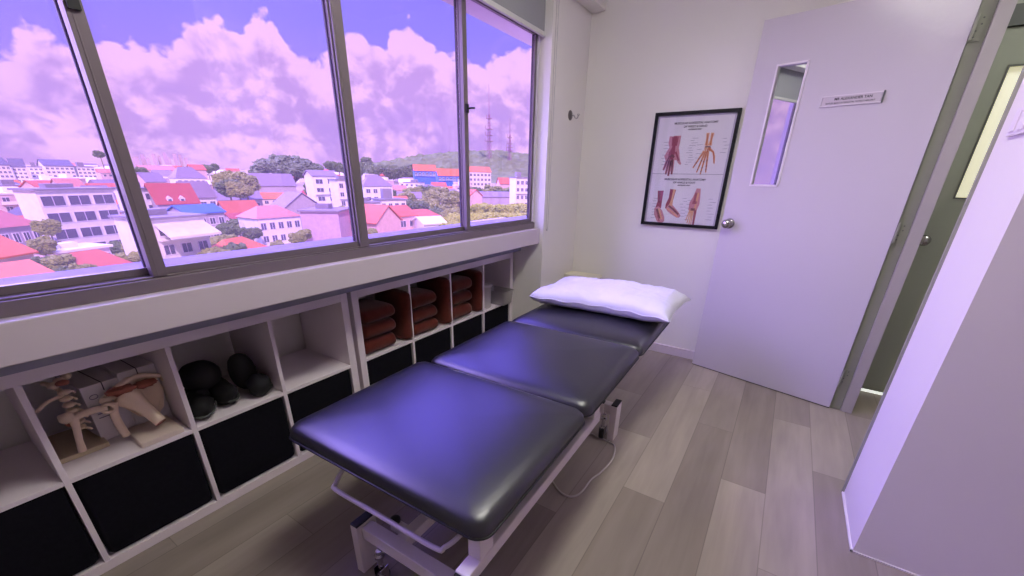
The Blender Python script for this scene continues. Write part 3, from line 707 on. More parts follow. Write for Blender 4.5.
# black padded gear
G = mat('black_padding', lin(13, 11, 15), 0.75, var=0.2, scale=30, bump=0.2)
PIPE = mat('grey_green_piping', lin(88, 92, 88), 0.7)
t = thing('padded_mitt', 'round black padded mitt resting on top of the black gear', 'sports pad', (-.15, -.62, .46), group='black padded gear in the nearer unit')
bm = BM(); blob(bm, (-.160, -.618, .522), (.075, .072, .062), .06, 2, 3, 1); obj('pad', bm, G, t, smooth=True)
bm = BM(); blob(bm, (-.17, -.635, .450), (.055, .050, .050), .10, 2, 3, 2); obj('cuff', bm, G, t, smooth=True)
def strap(x, y, z, L, h, yaw, label, seed):
    t = thing('padded_boot', label, 'sports pad', (x, y, z), yaw, group='black padded gear in the nearer unit')
    bm = BM(); R = Matrix.Identity(3)
    blob(bm, (0, 0, h*.5), (L*.5, .045, h*.5), .22, 2.2, 3, seed); blob(bm, (-L*.30, .0, h*.72), (L*.24, .040, h*.46), .15, 2, 3, seed+1)
    obj('upper', bm, G, t, smooth=True, local=True)
    bm = BM(); tube(bm, smoothpath([(-L*.45, .040, h*.25), (-L*.1, .049, h*.40), (L*.25, .040, h*.30), (L*.47, .012, h*.28), (L*.44, -.020, h*.30)], 4), .0035, 6)
    obj('piping', bm, PIPE, t, smooth=True, local=True, label='grey green piping')
strap(-.085, -.668, Z0, .155, .085, -0.35, 'crumpled black padded boot with pale piping below the round mitt, nearer to the left divider', 4)
strap(-.115, -.575, Z0, .150, .105, 0.15, 'crumpled black padded boot with pale piping in the middle of the black gear', 7)
t = thing('padded_guard', 'tall black oval shin guard leaning at the right of the black gear', 'sports pad', (-.10, -.46, Z0), group='black padded gear in the nearer unit')
R3 = Matrix.Rotation(0.30, 3, 'X') @ Matrix.Rotation(0.45, 3, 'Y')
bm = BM(); blob(bm, (-.125, -.475, .492), (.050, .052, .118), .08, 2, 3, 12, rot=R3); obj('shell', bm, G, t, smooth=True)
bm = BM(); blob(bm, (-.062, -.452, .440), (.055, .048, .050), .2, 2, 3, 14); obj('foot_flap', bm, G, t, smooth=True)

# ------------------------------------------------------------------ treatment couch
TZ = .572; XL, XR = .536, 1.277
tc_ = thing('treatment_couch', 'black vinyl treatment couch in three padded sections on a pale steel frame', 'treatment couch', (.94, .3, 0))
def cushion(y0, y1, z0, z1, label, tilt=0.0, xl=0.0):
    bm = BM(); rings = []
    for ins, z, r in [(.05, z0, .035), (.006, z0+.001, .05), (0.0, z0+.008, .055), (-.003, z0+.016, .058), (-.001, z0+.024, .056), (.001, z1-.022, .055), (.009, z1-.010, .055), (.024, z1-.003, .055), (.050, z1+.002, .05), (.10, z1+.006, .04), (.17, z1+.009, .03), (.25, z1+.0105, .02)]:
        rings.append([bm.verts.new((x, y, z)) for x, y in rrect(XL-xl+ins, XR-ins, y0+ins, y1-ins, max(r*.72, .01), 7)])
    n = len(rings[0])
    for A, B_ in zip(rings, rings[1:]):
        for k in range(n): bm.faces.new((A[k], A[(k+1) % n], B_[(k+1) % n], B_[k]))
    bm.faces.new(rings[0]); 
    c = bm.verts.new(((XL+XR)/2, (y0+y1)/2, z1+.011))
    for k in range(n): bm.faces.new((rings[-1][k], rings[-1][(k+1) % n], c))
    if tilt:
        for v in bm.verts: v.co.z += (v.co.y-y0)*tilt
    for v in bm.verts:       # slack vinyl: faint waviness
        if v.co.z > z1-.004: v.co.z += .0022*noise.noise(Vector((v.co.x*7, v.co.y*7, 3)))
    s = obj('cushion', bm, M['vinyl'], tc_, smooth=True, label=label)
    bm = BM(); tube(bm, [(x, y, z0+.010+(y-y0)*tilt) for x, y in rrect(XL-xl-.003, XR+.003, y0-.003, y1+.003, .043, 7)], .0036, 6, closed=True)
    obj('welt', bm, M['blackplast'], s, smooth=True)
    return s
cushion(-.648, -.030, .515, TZ, 'near foot section of black vinyl padding', xl=.022)
cushion(-.022, .628, .515, TZ, 'middle section of black vinyl padding')
cushion(.640, 1.285, .506, TZ-.010, 'head section of black vinyl padding under the pillow')
bm = BM(); box(bm, XL+.12, XR-.14, -.0295, -.0225, .520, .553)
obj('hinge_strip', bm, M['greyplast'], tc_)
RZ0, RZ1 = .412, .452
for x, ya, yb in ((XL+.100, -.45, 1.20), (XR-.050, -.690, .16), (XR-.150, .03, 1.20)):
    r_ = obj('side_rail', B1(x, x+.038, ya, yb, RZ0, RZ1), M['powder'], tc_, bevel=0.003)
    obj('end_cap', B1(x+.003, x+.035, ya-.007, ya-.0005, RZ0+.004, RZ1-.004), M['blackplast'], r_, label='black plastic cap')
for x in (XL+.101, XR-.049):
    for y in ((-.640, .09) if x > 1 else (-.44, .60, 1.13)): obj('corner_post', B1(x, x+.036, y, y+.055, RZ1+.001, .5055 if y > 1 else .5145), M['powder'], tc_, bevel=0.002)
for y in (-.35, .03, .66, 1.16):
    obj('cross_rail', B1(XL+.139, XR-.051 if y < 0 else XR-.151, y, y+.035, RZ0+.001, RZ1-.002), M['powder'], tc_, bevel=0.002)
# base frame
BX0, BX1 = .692, 1.202
for y in (-.560, .680):
    obj('base_crossbar', B1(BX0+.034, BX1-.034, y-.022, y+.022, .150, .200), M['powder'], tc_, bevel=0.003)
    for x in (BX0, BX1-.034):
        p = obj('foot_post', B1(x, x+.034, y-.040, y+.040, .0, .208), M['powder'], tc_, bevel=0.003)
        obj('end_cap', B1(x+.001, x+.033, y-.039, y+.039, .2085, .216), M['blackplast'], p, bevel=0.002, label='black plastic cap')
obj('base_spine', B1(.845, .885, -.537, .657, .152, .196), M['powder'], tc_, bevel=0.003)
obj('base_spine', B1(1.085, 1.110, -.537, .657, .130, .165), M['powder'], tc_, bevel=0.003)
# lifting arms and motor
bm = BM(); obox(bm, (.985, -.36, .205), (.985, .25, .432), .235, .022, up=(0, -.35, 1))
obj('lift_arm', bm, M['powder'], tc_, bevel=0.003)
bm = BM(); obox(bm, (.985, .02, .205), (.985, .63, .432), .18, .022, up=(0, -.35, 1))
obj('lift_arm', bm, M['powder'], tc_, bevel=0.003)
bm = BM(); obox(bm, (.98, -.18, .19), (.98, .12, .30), .09, .08); m_ = obj('lift_motor', bm, M['greyplast'], tc_, bevel=0.008)
bm = BM(); tube(bm, [(.98, .10, .293), (.98, .28, .36)], .018, 12); obj('piston', bm, M['chrome'], m_, smooth=True)
bm = BM(); box(bm, .868, .905, -.43, -.395, .1965, .240); obj('pivot_bracket', bm, mat('bright_bracket', lin(228, 218, 222), 0.35), tc_, bevel=0.003)
bm = BM(); lathe(bm, [(.016, 0), (.018, .004), (.018, .016), (.012, .02)], Matrix.Translation((.80, -.50, .196)), 16); obj('adjusting_knob', bm, M['blackplast'], tc_, smooth=True)
bm = BM(); box(bm, .79, .844, -.515, -.485, .170, .1955); obj('knob_bracket', bm, M['powder'], tc_)
# chrome foot bar below the near cushion
bm = BM(); y_ = -.628
tube(bm, smoothpath([(.655, -.50, .440), (.668, -.575, .408), (.682, y_+.012, .390), (.705, y_, .384), (.90, y_, .386), (1.105, y_, .388), (1.130, y_+.012, .394), (1.148, -.575, .408), (1.160, -.50, .440)], 5), .0072, 12)
obj('foot_bar', bm, M['powder'], tc_, smooth=True)
bm = BM(); box(bm, .80, .99, -.345, -.300, .1965, .429)
obj('lift_column', bm, M['powder'], tc_, bevel=0.003)
for yy in (.655, -.53):
    bm = BM(); box(bm, 1.104, 1.128, yy-.012, yy+.012, .135, .208); j = obj('jack_post', bm, M['powder'], tc_, bevel=0.002)
    obj('end_cap', B1(1.103, 1.129, yy-.013, yy+.013, .2085, .216), M['blackplast'], j, label='black plastic cap')
# casters
for (x, y) in ((.805, -.585), (1.135, -.585), (.805, .655), (1.140, .640)):
    bm = BM(); lathe(bm, [(.010, 0), (.010, .04), (.017, .045), (.017, .055), (.010, .06), (.010, .075)], Matrix.Translation((x, y, .074)), 14)
    box(bm, x-.016, x-.013, y-.018, y+.018, .022, .075); box(bm, x+.013, x+.016, y-.018, y+.018, .022, .075)
    c_ = obj('caster', bm, M['chrome'], tc_)
    bm = BM(); lathe(bm, [(.006, -.011), (.026, -.011), (.028, -.006), (.028, .006), (.026, .011), (.006, .011)], axes_matrix((x, y, .0285), (1, 0, 0)), 18)
    obj('wheel', bm, M['blackplast'], c_, smooth=True)
bm = BM(); tube(bm, [(.81, -.60, .060), (1.12, -.60, .060)], .006, 8); obj('brake_bar', bm, M['chrome'], tc_, smooth=True)

tc_.rotation_euler = (0, 0, math.radians(1.3))

# pillow
def pillow():
    x0, x1, y0, y1 = .495, 1.318, .925, 1.475; nx, ny = 88, 60; bm = BM(); top, bot = {}, {}
    z0 = .578
    for i in range(nx+1):
        for j in range(ny+1):
            u, v = 2*i/nx-1, 2*j/ny-1
            cu = 1-0.055*(1-abs(v)**1.5)*abs(u)**3; cv = 1-0.10*(1-abs(u)**1.5)*abs(v)**3
            x = (x0+x1)/2 + (x1-x0)/2*u*cu; y = (y0+y1)/2 + (y1-y0)/2*v*cv
            y += .02*math.sin(u*2.2+.6)
            ue = abs(u)**(14 if u < 0 else 4); p = max(0, (1-ue))**(.30 if u < 0 else .42) * max(0, (1-v**4))**.45
            h = .060*p*(1+.12*math.sin(u*2.1+1.0)) 
            w = p*(.014*noise.noise(Vector((x*6, y*5, 1.3))) + .009*noise.noise(Vector((x*24, y*13, 4.1))) + .009*abs(noise.noise(Vector((x*14+y*30, y*20, 9)))))
            e = (.004*math.sin(u*17)+.004*math.sin(v*11+1))*(1-p)
            sag = -.006*(1-p) 
            zc = z0 + .046 + e
            top[i, j] = bm.verts.new((x, y, zc + h + w + sag*.3))
            if i in (0, nx) or j in (0, ny): bot[i, j] = top[i, j]
            else: bot[i, j] = bm.verts.new((x, y, max(z0, zc - min(h, .046)*.98) if y < 1.29 else zc - h*.75))
    for i in range(nx):
        for j in range(ny):
            bm.faces.new((top[i, j], top[i+1, j], top[i+1, j+1], top[i, j+1]))
            q = [bot[i, j], bot[i, j+1], bot[i+1, j+1], bot[i+1, j]]
            try: bm.faces.new(q)
            except ValueError: pass
    edge = [(i, 0) for i in range(nx+1)] + [(nx, j) for j in range(1, ny+1)] + [(i, ny) for i in range(nx-1, -1, -1)] + [(0, j) for j in range(ny-1, 0, -1)]
    pts = [top[e].co.copy() for e in edge]
    return bm, pts
pt = thing('pillow', 'plump white pillow lying across the head section of the couch', 'pillow', (.89, 1.2, .578))
bm, pts = pillow(); obj('pillow_body', bm, M['pillow'], pt, smooth=True)
bm = BM(); tube(bm, pts, .0028, 6, closed=True); obj('seam', bm, M['pillow'], pt, smooth=True)

# cabinet in the far corner behind the pillow
t = thing('side_cabinet', 'low beige cabinet in the far corner behind the pillow', 'cabinet', (.385, 1.97, 0))
obj('cabinet_body', B1(.262, .508, 1.90, 2.035, 0, .540), M['beige'], t, bevel=0.002)
obj('cabinet_top', B1(.250, .522, 1.885, 2.037, .541, .563), M['beige'], t, bevel=0.003)
obj('cabinet_door', B1(.270, .500, 1.886, 1.8995, .03, .505), M['beige'], t, bevel=0.002)

# power cable on the floor
pts = [(.98, .35, .10), (.99, .46, .02), (1.032, .574, .005), (1.066, .640, .005), (1.117, .632, .005), (1.185, .625, .005), (1.222, .600, .005), (1.247, .495, .005), (1.236, .369, .005), (1.218, .296, .005), (1.217, .219, .005), (1.208, .169, .005), (1.185, .141, .005), (1.146, .140, .005), (1.100, .165, .005), (1.060, .20, .005), (.99, .27, .005), (.97, .30, .05), (.965, .31, .14)]
bm = BM(); tube(bm, smoothpath(pts, 5), .0042, 8)
solo('power_cable', bm, M['cable'], 'thin grey power cable looping on the floor beside the couch foot', 'cable', smooth=True, loc=(1.2, .3, 0))
BUILDINGS = [
('hip', -115.6, 11.6, -118.9, 17.3, 9, -22.3, -8.59, -5.75, 'lavw', 'pinkred', 1, 4, 'house', '', 'lavender house with faded pink red hipped roof at the far left edge of the window', ''),
('flat', -121.6, 19.2, -126.1, 31.8, 6, -21.8, -2.76, -2.18, 'white', 'grey', 4, 3, 'building', '', 'large modern white building with wide dark window bands and flat roof', ''),
('gable', -89.9, 7.2, -93.4, 11.7, 8, -23.9, -10.53, -8.17, 'cream', 'orange', 1, 3, 'house', '', 'low house with plain orange roof under the far left window edge', ''),
('gable', -68.1, 4.5, -69.6, 9.1, 7, -24.1, -10.18, -8.94, 'cream', 'orange2', 0, 0, 'house', '', 'nearest bright orange roof at the bottom left corner of the window', ''),
('hip', -144.6, 31.8, -147.1, 38.5, 9, -20.5, -10.55, -7.39, 'pinkw', 'red', 1, 3, 'house', '', 'house with broad red hipped roof right of the big modern white building', ''),
('gable', -134.9, 29.5, -137.2, 36.6, 8, -21.0, -14.78, -12.56, 'lavw', 'red', 1, 4, 'house', '', 'low red roofed house with a row of dark windows beside the first mullion', ''),
('hip', -82.9, 14.2, -85.4, 21.5, 9, -24.0, -13.3, -10.31, 'cream', 'red2', 0, 0, 'house', '', 'closest salmon red hipped roof beside the left mullion', ''),
('flat', -101.0, 15.5, -103.6, 22.8, 6, -23.2, -11.98, -11.47, 'pinkw', 'white', 1, 4, 'building', '', 'low terrace with white parapet in front of the big modern white building', ''),
('gable', -394.6, 52.8, -395.8, 58.5, 11, -9.9, 2.59, 6.45, 'white', 'greyroof', 5, 3, 'building', 'pale apartment blocks along the left ridge', 'leftmost of the white apartment blocks on the far ridge', ''),
('gable', -398.7, 59.4, -397.8, 65.0, 11, -9.8, 1.69, 6.21, 'white', 'greyroof', 5, 3, 'building', 'pale apartment blocks along the left ridge', 'second white apartment block from the left window edge on the ridge', ''),
('flat', -412.4, 68.7, -411.4, 74.8, 14, -9.3, 1.91, 4.27, 'white', 'grey', 5, 3, 'building', 'pale apartment blocks along the left ridge', 'narrow white apartment block in the middle of the left ridge row', ''),
('gable', -406.3, 74.9, -406.5, 88.6, 14, -9.4, 2.8, 6.48, 'white', 'greyroof', 5, 6, 'building', 'pale apartment blocks along the left ridge', 'widest white apartment block with six window columns on the left ridge', ''),
('flat', -408.2, 90.2, -408.1, 99.3, 14, -9.3, 2.56, 5.06, 'white', 'grey', 5, 4, 'building', 'pale apartment blocks along the left ridge', 'white apartment block on the ridge just left of the first mullion', ''),
('flat', -246.1, 31.5, -248.7, 41.2, 10, -15.5, -5.13, -3.36, 'lavw', 'grey', 1, 5, 'building', '', 'low wide lavender block with grey band windows in front of the left ridge flats', ''),
('gable', -234.9, 39.1, -237.8, 45.5, 8, -15.9, -5.58, -3.2, 'pinkw', 'red', 1, 2, 'house', '', 'small house with short red roof above the big modern white building', ''),
('gable', -228.8, 44.6, -230.4, 51.6, 9, -16.1, -6.16, -2.34, 'pinkw', 'pinkroof', 0, 0, 'house', '', 'plain pale pink gabled house above the big modern white building', ''),
('gable', -212.6, 48.5, -215.0, 55.5, 8, -16.7, -9.23, -4.47, 'lavw', 'lavroof', 1, 3, 'house', '', 'slate lavender roofed house high beside the first mullion', ''),
('flat', -159.4, 46.3, -161.8, 52.3, 9, -19.4, -3.86, -2.47, 'white', 'grey', 2, 1, 'house', '', 'white flat topped house with two dark window slots right of the first mullion', ''),
('gable', -155.6, 48.5, -155.1, 59.1, 9, -19.6, -8.01, -2.46, 'lavw', 'crimson', 0, 0, 'house', '', 'crimson mansard roof house with two small white dormers', 'dormers'),
('gable', -172.8, 63.1, -173.6, 72.0, 8, -18.3, -7.36, -2.21, 'white', 'lavroof', 1, 3, 'house', '', 'white house with lavender roof right of the crimson dormer roof', ''),
('gable', -122.6, 43.3, -124.4, 52.5, 8, -21.5, -8.49, -6.8, 'lavw', 'blue', 2, 4, 'house', '', 'lavender house with bright blue roof', ''),
('flat', -90.3, 26.3, -92.5, 35.2, 10, -23.6, -6.6, -5.57, 'white', 'grey', 2, 3, 'house', '', 'white house with big pale awning and dark shop windows below', 'awning'),
('hip', -91.4, 38.1, -96.4, 48.5, 8, -23.2, -14.79, -11.73, 'cream', 'orange', 1, 2, 'house', '', 'small house with bright orange roof spreading low beside the window ledge', ''),
('gable', -147.0, 63.1, -146.6, 73.3, 8, -19.8, -11.23, -7.47, 'lavw', 'red', 1, 3, 'house', '', 'red roofed house above the small orange roof in the middle pane', ''),
('gable', -135.4, 59.7, -136.1, 67.5, 8, -20.5, -12.65, -10.35, 'pinkw', 'crimson', 1, 3, 'house', '', 'house with dusky crimson roof between the orange roof and the pink hipped house', ''),
('hip', -110.5, 53.8, -111.1, 65.4, 9, -21.9, -9.41, -6.71, 'white', 'pinkroof', 2, 5, 'house', '', 'two storey white villa with pink hipped roof and tall windows', ''),
('flat', -92.9, 54.9, -86.1, 60.0, 10, -23.0, -6.86, -5.77, 'lav', 'lavroof', 0, 0, 'building', '', 'plain lavender windowless block above the window ledge', ''),
('hip', -101.1, 64.5, -99.5, 70.5, 7, -22.2, -8.74, -7.22, 'lavw', 'navy', 0, 0, 'house', '', 'small navy hipped roof peeking behind the plain lavender block', ''),
('gablef', -138.2, 76.5, -137.3, 89.6, 10, -19.8, -9.59, -4.82, 'lavw', 'lavroof', 0, 0, 'house', '', 'pale gabled house standing behind the plain lavender block', ''),
('gable', -158.3, 101.2, -155.9, 110.2, 10, -18.1, 0.45, 2.31, 'white', 'lavroof', 3, 2, 'house', '', 'tall white terrace house left of the second mullion', ''),
('flat', -145.2, 102.8, -144.4, 110.7, 6, -18.7, -0.79, 0.28, 'white', 'grey', 4, 3, 'building', '', 'white balcony apartments directly beside the second mullion', ''),
('gable', -232.6, 116.0, -227.0, 134.7, 14, -15.0, -5.16, 0.68, 'lavw', 'lavroof', 0, 0, 'house', '', 'large lavender roofed house below the wide dark tree', ''),
('gable', -195.6, 81.7, -192.6, 97.7, 10, -16.9, -9.56, -5.79, 'lavw', 'lavroof', 1, 3, 'house', '', 'long low lavender roofed house in the middle pane', ''),
('hip', -280.8, 99.8, -279.7, 113.8, 12, -13.5, -2.22, 3.4, 'white', 'lavroof', 1, 5, 'house', '', 'pale pavilion with arched grey roof and band window on the far slope', ''),
('gable', -495.5, 151.0, -491.1, 176.8, 16, -6.1, 1.68, 5.1, 'pinkw', 'pinkroof', 1, 8, 'building', '', 'long pink warehouse roof under the distant skyline towers', ''),
('gable', -275.3, 84.5, -276.7, 93.4, 10, -13.9, -4.2, 0.05, 'pinkw', 'lavroof', 0, 0, 'house', '', 'pink gable roof house just right of the first mullion on the slope', ''),
('gable', -315.3, 121.7, -314.5, 129.1, 10, -11.9, 2.02, 4.94, 'pinkw', 'red', 0, 0, 'house', '', 'small red roofed house on the middle pane slope near the skyline', ''),
('hip', -155.2, 122.8, -150.7, 134.4, 9, -17.5, -3.26, 0.79, 'white', 'lavroof', 2, 4, 'house', '', 'upper white terrace with lavender hipped roof right of the second mullion', ''),
('flat', -132.6, 103.1, -131.6, 110.6, 5, -19.3, -8.58, -7.16, 'white', 'grey', 2, 3, 'building', '', 'white stepped terrace block beside the second mullion', ''),
('flat', -136.1, 114.6, -132.4, 124.8, 9, -18.7, -8.0, -4.23, 'white', 'grey', 3, 4, 'building', '', 'taller white stepped terrace block in the middle of the third pane', ''),
('gablef', -83.5, 68.4, -85.5, 78.3, 10, -22.7, -9.86, -5.97, 'pink', 'redroof', 0, 0, 'house', '', 'pink gable end house with bright red roof', ''),
('gable', -88.9, 80.5, -88.4, 86.9, 9, -22.1, -9.26, -6.88, 'pink', 'redroof', 1, 2, 'house', '', 'lean red roofed wing with grey windows attached right of the pink gable', ''),
('hip', -107.0, 102.2, -102.5, 112.2, 9, -20.5, -11.64, -9.65, 'cream', 'redroof', 0, 1, 'house', '', 'low red hipped roof behind the red roofed wing', ''),
('gable', -81.3, 82.7, -79.0, 89.0, 8, -22.4, -10.99, -9.48, 'white', 'white', 1, 2, 'house', '', 'small white roofed shed with a red patch near the third mullion', ''),
('gable', -76.3, 58.2, -74.9, 61.5, 6, -23.6, -12.15, -11.45, 'cream', 'orange', 0, 0, 'house', '', 'small orange roof at the foot of the second mullion', ''),
('gable', -248.0, 244.1, -237.4, 257.1, 10, -11.5, 4.63, 8.98, 'blue', 'orange', 1, 6, 'building', '', 'bright blue clad block with orange roof on the far slope', ''),
('gable', -251.3, 274.3, -240.1, 289.3, 10, -10.7, 1.42, 6.87, 'blue', 'orange', 1, 6, 'building', '', 'second blue clad block nearer the third mullion with pinkish orange roof', ''),
('gable', -204.2, 256.7, -193.6, 269.7, 14, -12.3, 4.56, 8.1, 'white', 'orange', 3, 6, 'building', '', 'white apartment block with orange roof below the wooded hill', ''),
('gablef', -122.9, 155.2, -120.4, 161.0, 9, -17.5, -6.91, -4.33, 'pinkw', 'redroof', 0, 0, 'house', '', 'narrow pale gable house right of the third mullion', ''),
('gable', -137.5, 181.9, -126.9, 196.7, 12, -16.3, -8.53, -6.22, 'lavw', 'lavroof', 0, 0, 'house', '', 'low lavender roofed shed among trees under the hill', ''),
('flat', -108.6, 171.6, -104.5, 176.5, 10, -17.3, 1.12, 3.26, 'white', 'grey', 4, 3, 'building', '', 'tall pale block beside the right window stile', ''),
('gable', -168.7, 245.7, -164.2, 251.2, 9, -13.5, -2.95, 0.82, 'pinkw', 'redroof', 0, 0, 'house', '', 'small house with red roof at the foot of the wooded hill', ''),
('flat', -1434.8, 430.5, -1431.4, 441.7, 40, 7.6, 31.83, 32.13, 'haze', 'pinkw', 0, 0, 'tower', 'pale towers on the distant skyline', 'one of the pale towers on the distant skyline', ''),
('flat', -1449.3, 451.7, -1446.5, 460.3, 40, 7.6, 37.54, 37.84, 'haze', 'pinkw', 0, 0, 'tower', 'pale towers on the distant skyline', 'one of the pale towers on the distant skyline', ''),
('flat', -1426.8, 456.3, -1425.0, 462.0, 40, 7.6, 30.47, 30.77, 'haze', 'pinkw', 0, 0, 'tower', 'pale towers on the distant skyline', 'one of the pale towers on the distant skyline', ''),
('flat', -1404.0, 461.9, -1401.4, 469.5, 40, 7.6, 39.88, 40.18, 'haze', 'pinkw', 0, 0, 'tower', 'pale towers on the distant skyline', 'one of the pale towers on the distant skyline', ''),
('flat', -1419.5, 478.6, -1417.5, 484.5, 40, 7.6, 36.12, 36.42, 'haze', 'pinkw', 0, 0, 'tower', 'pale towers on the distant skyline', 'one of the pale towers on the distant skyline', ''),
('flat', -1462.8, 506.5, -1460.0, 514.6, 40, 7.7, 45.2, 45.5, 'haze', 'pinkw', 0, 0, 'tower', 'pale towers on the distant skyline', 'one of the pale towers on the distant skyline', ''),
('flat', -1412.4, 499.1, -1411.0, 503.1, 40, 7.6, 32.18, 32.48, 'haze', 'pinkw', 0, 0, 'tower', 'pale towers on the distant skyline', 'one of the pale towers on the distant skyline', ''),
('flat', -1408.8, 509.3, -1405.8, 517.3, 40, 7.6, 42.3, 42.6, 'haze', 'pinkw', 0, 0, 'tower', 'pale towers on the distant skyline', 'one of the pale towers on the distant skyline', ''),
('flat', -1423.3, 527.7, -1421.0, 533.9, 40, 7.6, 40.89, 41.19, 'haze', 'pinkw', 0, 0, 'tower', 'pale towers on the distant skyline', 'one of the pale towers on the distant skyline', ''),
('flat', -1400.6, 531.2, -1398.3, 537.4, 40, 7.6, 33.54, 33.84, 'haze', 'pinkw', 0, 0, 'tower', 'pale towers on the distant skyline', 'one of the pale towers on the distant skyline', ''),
]
MID_HOUSES = [(-298.5, 57.8, -12.8, -44, 7), (-214.2, 30.6, -16.3, 18, 7), (-224.9, 218.2, -12.5, -27, 3), (-193.5, 32.0, -17.2, -26, 4), (-272.2, 68.1, -13.8, 32, 0), (-161.9, 20.4, -19.2, 4, 0), (-204.3, 146.7, -14.9, -42, 6), (-289.5, 38.5, -13.3, -15, 6), (-284.4, 77.1, -13.2, -17, 4), (-183.0, 151.3, -15.5, 19, 3), (-314.2, 43.5, -12.3, 28, 4), (-219.3, 240.6, -12.0, 10, 0), (-225.9, 63.4, -15.6, -20, 1), (-262.1, 40.9, -14.4, 7, 6), (-227.3, 159.4, -13.9, -36, 7), (-251.4, 55.7, -14.7, -29, 1), (-180.0, 25.3, -18.1, -13, 6), (-209.7, 222.5, -12.8, 38, 1), (-263.8, 120.6, -13.4, -9, 6), (-302.3, 116.6, -12.0, -37, 4), (-199.9, 245.4, -12.3, 19, 7), (-259.4, 102.1, -13.8, -28, 1), (-205.2, 128.5, -15.3, 7, 2), (-177.6, 217.7, -13.8, 13, 7), (-235.6, 177.0, -13.2, -22, 5), (-190.8, 110.3, -16.2, -7, 4), (-206.4, 110.5, -15.6, -8, 4), (-172.1, 136.1, -16.2, -19, 6), (-183.8, 49.0, -17.6, -21, 6), (-159.7, 35.3, -19.2, 5, 3), (-195.5, 203.7, -13.7, 29, 6), (-171.2, 96.4, -17.2, -44, 0), (-242.9, 104.2, -14.4, 41, 7), (-301.6, 94.5, -12.4, -44, 7), (-247.3, 210.1, -12.0, -40, 7), (-174.5, 201.6, -14.3, 11, 1), (-282.7, 52.5, -13.5, 14, 7), (-192.0, 226.0, -13.1, 36, 4), (-159.5, 146.1, -16.3, 28, 4), (-198.9, 55.6, -16.7, 34, 4), (-314.3, 59.3, -12.2, -23, 0), (-117.8, 100.6, -19.7, 19, 5), (-230.0, 29.7, -15.7, -22, 5), (-140.0, 49.7, -20.0, 22, 1)]
SMALL_HOUSES = [(-248.8, 77.6, -14.6, -8, 'white'), (-171.9, 164.5, -15.5, 2, 'lav'), (-307.9, 77.0, -12.3, 34, 'lav'), (-497.3, 363.8, -2.7, -25, 'lav'), (-615.4, 210.2, -2.0, 37, 'lav'), (-502.5, 121.7, -5.7, 14, 'white'), (-318.3, 101.6, -11.6, -18, 'white'), (-536.9, 184.0, -4.0, -15, 'white'), (-414.8, 141.2, -8.2, -21, 'lav'), (-455.6, 153.2, -6.8, -2, 'lav'), (-532.8, 143.2, -4.5, -35, 'white'), (-375.8, 215.0, -8.3, -25, 'pink'), (-595.5, 305.1, -1.6, -32, 'red'), (-572.2, 303.4, -2.0, -30, 'white'), (-233.9, 88.5, -15.0, 37, 'lav'), (-582.0, 384.3, -1.1, -39, 'lav'), (-558.4, 327.3, -2.1, 30, 'lav'), (-286.9, 213.4, -10.8, -25, 'pink'), (-360.9, 158.6, -9.6, 24, 'lav'), (-383.0, 199.8, -8.4, -23, 'white'), (-426.6, 282.5, -5.8, 38, 'white'), (-447.4, 99.4, -7.5, -20, 'red'), (-462.8, 119.4, -6.9, 22, 'pink'), (-290.0, 134.6, -12.2, -5, 'lav'), (-487.5, 401.9, -2.4, 0, 'red'), (-329.4, 72.5, -11.5, 2, 'white'), (-623.0, 225.0, -1.8, -15, 'red'), (-298.7, 285.8, -9.0, 32, 'lav'), (-447.5, 359.2, -3.8, -37, 'pink'), (-519.2, 418.5, -1.7, 34, 'lav'), (-282.5, 236.8, -10.4, -6, 'white'), (-480.7, 282.9, -4.4, -19, 'pink'), (-511.7, 475.4, -1.0, 13, 'red'), (-486.2, 195.4, -5.4, 21, 'lav'), (-522.2, 271.7, -3.4, 34, 'white'), (-255.8, 184.9, -12.4, -27, 'white'), (-207.5, 168.0, -14.3, 25, 'pink'), (-379.6, 307.8, -6.6, 30, 'white'), (-499.5, 138.1, -5.6, 25, 'white'), (-367.7, 256.6, -7.9, 2, 'red'), (-547.3, 130.8, -4.2, -31, 'white'), (-405.4, 322.6, -5.6, -29, 'lav'), (-638.3, 152.8, -1.9, 32, 'lav'), (-500.3, 382.8, -2.4, -33, 'white'), (-531.9, 363.4, -2.1, -8, 'red'), (-362.9, 297.5, -7.2, -5, 'lav'), (-238.6, 194.5, -12.7, -16, 'pink'), (-567.3, 237.8, -2.7, -27, 'white'), (-345.0, 160.8, -10.0, 3, 'red'), (-520.3, 239.9, -3.9, -1, 'red'), (-375.8, 182.1, -8.8, -17, 'white'), (-584.7, 404.0, -0.8, 10, 'lav'), (-654.2, 149.1, -1.6, 4, 'pink'), (-406.5, 287.3, -6.3, 35, 'white'), (-424.2, 301.7, -5.5, -5, 'white'), (-276.5, 262.7, -10.0, -5, 'white'), (-599.4, 160.9, -2.6, -26, 'lav'), (-522.8, 124.4, -5.0, 32, 'lav'), (-207.8, 71.8, -16.2, -38, 'red'), (-214.0, 193.9, -13.4, 7, 'pink'), (-614.0, 364.7, -0.7, -34, 'red'), (-443.9, 315.6, -4.8, 28, 'lav'), (-479.7, 462.7, -1.7, -8, 'pink'), (-466.8, 200.3, -5.9, -20, 'white'), (-330.9, 249.0, -8.9, -9, 'red'), (-390.7, 336.8, -5.7, -15, 'red'), (-390.9, 225.2, -7.8, 8, 'red'), (-653.3, 226.6, -1.2, -27, 'white'), (-415.6, 253.9, -6.6, 37, 'lav')]
